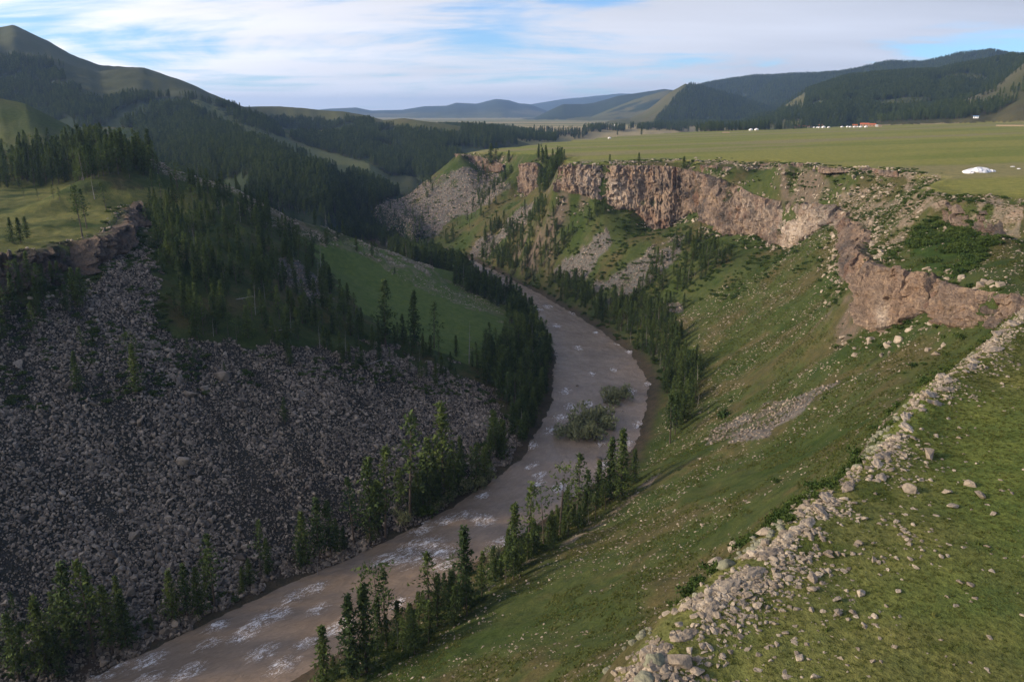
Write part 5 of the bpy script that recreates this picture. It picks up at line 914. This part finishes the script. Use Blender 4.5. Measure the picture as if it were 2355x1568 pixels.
gn_stuff('scrub', x, y, z - .1, np.stack([x * 0, x * 0, r.uniform(0, 6.3, n)], 1), s[:, None] * np.array([[1, 1, .85]]), r.randint(0, 3, n), bproto, 'low green scrub on the slopes and banks')
r = np.random.RandomState(12); idx = r.randint(0, len(NRd), 1100); side = np.abs(r.normal(.9, .9, 1100)) + 1.3 * fbm(idx * .5 / 7, idx * 0., 201, 3); x = NRd[idx, 0] + nn[idx, 0] * side; y = NRd[idx, 1] + nn[idx, 1] * side; m = fbm(x / 3.5, y / 3.5, 66, 2) > .18; x, y = x[m], y[m]; z = land(x, y); n = len(x)
gn_stuff('cushion_mats', x, y, z + .02, np.stack([x * 0, x * 0, r.uniform(0, 6.3, n)], 1), r.uniform(.15, .5, n)[:, None] * np.array([[1, 1, .9]]), r.randint(0, 3, n), cproto, 'grey-green cushion plants on the outer side of the rim')
idx = r.randint(0, len(NRd), 500); side = np.abs(r.normal(1.6, 1.2, 500)); x = NRd[idx, 0] + nn[idx, 0] * side; y = NRd[idx, 1] + nn[idx, 1] * side; m = fbm(x / 6, y / 6, 68, 2) > .0; x, y = x[m], y[m]; z = land(x, y); n = len(x)
gn_stuff('rim_scrub', x, y, z - .05, np.stack([x * 0, x * 0, r.uniform(0, 6.3, n)], 1), r.uniform(.4, 1.3, n)[:, None] * np.array([[1, 1, .8]]), r.randint(0, 3, n), bproto, 'tufty shrubs just below the near rim')
# --- grass tufts and low herbs, nearest ground only
def tuft(seed):
    r = np.random.RandomState(seed); V = []; ti = []
    for _ in range(16):
        a = r.uniform(0, 6.28); b = r.normal(0, .28, 2); l = r.uniform(.5, 1.0); w = .10; d = np.array([math.cos(a), math.sin(a)])
        V += [(b[0] - d[1] * w, b[1] + d[0] * w, 0), (b[0] + d[1] * w, b[1] - d[0] * w, 0), (b[0] + d[0] * l * .5, b[1] + d[1] * l * .5, l * .7)]; ti.append(r.uniform(.2, .9))
    return tri_mesh('grass_tuft', V, np.array(ti), M_GRASS)
M_GRASS = mat_leaf('grass_blades', (.070, .092, .020), (.118, .122, .036), .3)
TU = [tuft(i) for i in range(3)]; tproto = []
for i, (q, lb) in enumerate([((1900, 1450), 'grass tuft on the near turf in the lower right'), ((2150, 1420), 'grass tuft near the small slanting stones'), ((2250, 1250), 'grass tuft by the lower right edge')]):
    hx, hy, hz, ht, ok = hit(*q); tproto.append([place(TU[i], 'grass_tuft', hx[0], hy[0], hz[0], .35, (0, 0, i), lb, 'grass')])
def t_near(x, y, z, who, uu, flat): u, v, d = project(x, y, z); return (flat > .5) & (u > -30) & (u < 2390) & (v < 1600) & (d < 135) & (fbm(x / 2.5, y / 2.5, 411, 3) > -.6)
x, y, z, r = scatter(120000, -10, 105, 15, 125, t_near, 41); n = len(x); print('tufts', n)
gn_stuff('grass_tufts', x, y, z - .02, np.stack([x * 0, x * 0, r.uniform(0, 6.3, n)], 1), (r.uniform(.10, .25, n) * np.interp(np.hypot(x, y), [20, 120], [.8, 1.5]))[:, None] * np.array([[1, 1, .8]]), r.randint(0, 3, n), tproto, 'short grass on the near turf')
def t_sl(x, y, z, who, uu, flat): u, v, d = project(x, y, z); return (who < 0) & (flat < .4) & (z > 3) & (x > np.interp(y, [60, 117, 156, 200, 254, 310, 434], [-15, -28, 0, 32, 55, 50, 25])) & (u < 2380) & (v < 1600) & (fbm(x / 6, y / 6, 412, 4) > .02)
x, y, z, r = scatter(210000, -60, 180, 60, 330, t_sl, 42); n = len(x); print('slope tufts', n)
gn_stuff('slope_grass', x, y, z - .03, np.stack([x * 0, x * 0, r.uniform(0, 6.3, n)], 1), r.uniform(.25, .75, n)[:, None] * np.array([[1, 1, .6]]), r.randint(0, 3, n), tproto, 'tussocky grass on the canyon slope')
# ------------------------------------------------------------------ camp, herders' things
def bmobj(name, bm, mat, parent=None):
    me = bpy.data.meshes.new(name); bm.to_mesh(me); bm.free(); me.materials.append(mat); o = link(bpy.data.objects.new(name, me)); o.parent = parent; return o
def box(bm, x0, x1, y0, y1, z0, z1):
    v = [bm.verts.new((x, y, z)) for z in (z0, z1) for x, y in ((x0, y0), (x1, y0), (x1, y1), (x0, y1))]
    for f in ((0, 3, 2, 1), (4, 5, 6, 7), (0, 1, 5, 4), (1, 2, 6, 5), (2, 3, 7, 6), (3, 0, 4, 7)): bm.faces.new([v[i] for i in f])
def root(name, px, py, label, cat, group=None, s=1.0):
    hx, hy, hz, ht, ok = hit(px, py); o = link(bpy.data.objects.new(name, None)); o.location = (hx[0], hy[0], hz[0] - .1); o.scale = (s,) * 3; o.rotation_euler = (0, 0, -math.atan2(hx[0], hy[0])); tagit(o, label, cat, group); return o, ht[0]
def lathe(prof, k=20):
    bm = bmesh.new(); rs = [[bm.verts.new((r_ * math.cos(6.2832 * j / k), r_ * math.sin(6.2832 * j / k), z_)) for j in range(k)] for r_, z_ in prof]
    for a, b in zip(rs, rs[1:]):
        for j in range(k): bm.faces.new([a[j], a[(j + 1) % k], b[(j + 1) % k], b[j]])
    bm.faces.new(rs[-1]); return bm
GER = {}
def ger(px, py, w, label, group):
    o, t_ = root('ger_tent', px, py, label, 'tent', group); s = w / F * t_ / 6.0; o.scale = (s, s, s)
    if not GER:
        GER['wall'] = bmobj('wall', lathe([(3.0, -.3), (3.0, 1.6), (3.05, 1.65)]), M_FELT, o); GER['roof'] = bmobj('roof', lathe([(3.15, 1.62), (2.2, 2.15), (.6, 2.75), (.5, 2.9)]), M_FELT, o)
        bm = bmesh.new(); box(bm, -.45, .45, -3.08, -2.9, 0, 1.5); GER['door'] = bmobj('door', bm, M_DOOR, o); GER['crown_ring'] = bmobj('crown_ring', lathe([(.55, 2.86), (.5, 3.02)], 10), M_ORANGE, o)
    else:
        for k, c in GER.items(): d = c.copy(); link(d); d.parent = o
gx = [735,775,810,860,885,945,1020,1210,1290,1330,1390,1435,1480,1555]; gw = [6,6,5.5,6,5.5,9,6.5,6.5,6.5,6,7,6,7,8]
gl = ['first white ger from the left in the tourist camp row','second white ger from the left in the camp row','third white ger from the left in the camp row','fourth ger, left of the orange roofs gap','fifth ger, close against the fourth','largest white ger in the left half of the camp','white ger closing the left half of the camp','first white ger after the gap in the camp row','second white ger after the gap','third white ger after the gap','fourth white ger after the gap','bluish ger before the big orange lodge','white ger in front of the big orange lodge','last wide ger at the right end of the camp']
for a, w, l in zip(gx, gw, gl): ger((1850 + .1699 * a) * .9416, 294.5 if a < 1100 else 293.5, w, l, 'gers of the camp')
ger(1726, 300.5, 9, 'left of the two white gers standing apart before the tree line', 'gers on the open plateau'); ger(1739, 300.2, 9.5, 'right of the two white gers standing apart before the tree line', 'gers on the open plateau'); ger(1401, 319, 7.5, 'single white ger alone near the far plateau edge', 'gers on the open plateau')
def lodge(px, py, w, label, roofm=M_ORANGE, wallm=M_WALL, hh=1.0, group='buildings of the camp'):
    o, t_ = root('lodge', px, py, label, 'building', group); W_ = w / F * t_; h = W_ * .16 * hh + 1.4; d = min(W_ * .5, 9)
    bm = bmesh.new(); box(bm, -W_ / 2, W_ / 2, 0, d, -.5, h); bmobj('wall', bm, wallm, o)
    bm = bmesh.new(); e = .6; v = [bm.verts.new(p) for p in ((-W_ / 2 - e, -e, h), (W_ / 2 + e, -e, h), (W_ / 2 + e, d + e, h), (-W_ / 2 - e, d + e, h), (-W_ / 2 - e, d / 2, h + d * .35), (W_ / 2 + e, d / 2, h + d * .35))]
    for f in ((0, 1, 5, 4), (2, 3, 4, 5), (0, 4, 3), (1, 2, 5)): bm.faces.new([v[i] for i in f])
    bmobj('roof', bm, roofm, o)
    for k in range(max(2, int(W_ / 4))):
        bm = bmesh.new(); cx = -W_ / 2 + (k + .5) * W_ / max(2, int(W_ / 4)); box(bm, cx - .5, cx + .5, -.06, .1, h * .35, h * .8); bmobj('window', bm, M_GLASS, o)
for a, w, l, y_ in [(550,7,'leftmost orange-roofed hut of the camp',294.5),(600,10,'wider orange-roofed hut second from the left',294),(665,7,'orange-roofed hut third from the left',293.5),(720,8,'orange-roofed hut just before the first ger',293.2),(905,8,'small red-roofed hut behind the left gers',292.3),(1395,10,'orange-roofed cabin behind the right gers',291.8),(1530,18,'largest orange-roofed lodge of the camp',291.5),(1640,15,'orange-roofed lodge right of the largest one',292)]:
    lodge((1850 + .1699 * a) * .9416, y_, w, l)
lodge((1850 + .1699 * 1710) * .9416, 292, 6, 'small whitish hut right of the orange lodges', M_FELT, M_FELT); lodge((1850 + .1699 * 1755) * .9416, 292, 7, 'dark low shed at the right end of the camp', M_TIMBER, M_TIMBER, .6); lodge(2243, 273, 11, 'blue-roofed hut below the right hillside trees', M_BLUE, M_FELT, 1, 'outlying huts'); lodge(1412, 291, 7, 'tiny pale-roofed hut alone on the far plain', M_FELT, M_FELT, 1, 'outlying huts')
def corral(px, py, w, label, depth=10):
    o, t_ = root('timber_corral', px, py, label, 'fence', 'timber corrals'); W_ = w / F * t_; n = max(3, int(W_ / 3))
    for yy in (0, depth):
        for k in range(n + 1): bm = bmesh.new(); cx = -W_ / 2 + W_ * k / n; box(bm, cx - .12, cx + .12, yy - .12, yy + .12, -.4, 1.7); bmobj('post', bm, M_TIMBER, o)
        for zz in (.4, .9, 1.4): bm = bmesh.new(); box(bm, -W_ / 2, W_ / 2, yy - .2, yy - .13, zz, zz + .22); bmobj('rail', bm, M_TIMBER, o)
corral(1669, 306.5, 16, 'small timber corral on the plateau left of the two gers'); corral(2325, 291.5, 60, 'long timber corral at the right end of the plateau', 16)
def beast(px, py, label, rz):
    bm = bmesh.new(); sk = bm.verts.layers.skin.verify(); P_ = [((-.75, 0, 1.15), .3), ((-.2, 0, 1.1), .36), ((.5, 0, 1.15), .36), ((.95, 0, 1.3), .22), ((1.3, 0, 1.15), .16), ((1.6, 0, .95), .1)]
    vs = []
    for p, r_ in P_: v = bm.verts.new(p); v[sk].radius = (r_, r_); vs.append(v)
    for a, b in zip(vs, vs[1:]): bm.edges.new((a, b))
    for base, sx in ((vs[0], -.78), (vs[2], .6)):
        for sy in (-.22, .22):
            a = bm.verts.new((sx, sy, .6)); a[sk].radius = (.11, .11); b = bm.verts.new((sx + .03, sy, 0)); b[sk].radius = (.06, .06); bm.edges.new((base, a)); bm.edges.new((a, b))
    t = bm.verts.new((-1.05, 0, .7)); t[sk].radius = (.05, .05); bm.edges.new((vs[0], t))
    o = bmobj('yak', bm, M_HIDE); hx, hy, hz, ht, ok = hit(px, py); o.location = (hx[0], hy[0], hz[0]); o.rotation_euler = (0, 0, rz); o.scale = (1.3,) * 3; o.modifiers.new('skin', 'SKIN'); tagit(o, label, 'animal')
beast(1709, 306, 'dark grazing yak left of the two gers', .4); beast(2194, 286, 'dark grazing yak alone on the right of the plateau', 2.8); beast(1413, 319, 'dark grazing yak beside the single ger', 0)
# fallen trunks on the boulders
for (px, py, l, a, lb) in [(800,748,7,.5,'pale fallen trunk lying in the wood edge'),(860,835,9,-.4,'long fallen trunk at the top of the boulders, right'),(120,815,6,.9,'short fallen log at the upper left boulders'),(640,765,5,-.6,'thin fallen log inside the slope wood'),(560,690,6,2.2,'fallen grey log between dark larches')]:
    hx, hy, hz, ht, ok = hit(px, py); bm = bmesh.new(); bmesh.ops.create_cone(bm, cap_ends=True, segments=7, radius1=.18, radius2=.07, depth=l)
    for k in range(5):
        z_ = -l / 2 + l * (k + 1) / 7; m = bmesh.ops.create_cone(bm, cap_ends=False, segments=4, radius1=.05, radius2=.01, depth=.9)['verts']; bmesh.ops.rotate(bm, verts=m, matrix=Vector((math.cos(k * 2), math.sin(k * 2), .4)).to_track_quat('Z', 'Y').to_matrix()); bmesh.ops.translate(bm, verts=m, vec=(math.cos(k * 2) * .4, math.sin(k * 2) * .4, z_))
    o = bmobj('fallen_log', bm, M_DEAD); o.location = (hx[0], hy[0], hz[0] + .55); o.rotation_euler = (1.5, .1, a); tagit(o, lb, 'log')
# ------------------------------------------------------------------ the air
HAZE = True
if HAZE:
    bm = bmesh.new(); box(bm, -22500, 22500, -9000, 22500, -8, 480); me = bpy.data.meshes.new('haze'); bm.to_mesh(me); bm.free(); hm = bpy.data.materials.new('haze'); hm.use_nodes = True; nt = hm.node_tree; nt.nodes.clear()
    vo = nt.nodes.new('ShaderNodeVolumePrincipled'); ou = nt.nodes.new('ShaderNodeOutputMaterial'); nt.links.new(vo.outputs[0], ou.inputs['Volume']); vo.inputs['Color'].default_value = (.42, .64, 1, 1); vo.inputs['Density'].default_value = 6.5e-5; vo.inputs['Anisotropy'].default_value = .2
    me.materials.append(hm); tagit(link(bpy.data.objects.new('haze', me)), 'thin blue distance haze', kind='stuff')
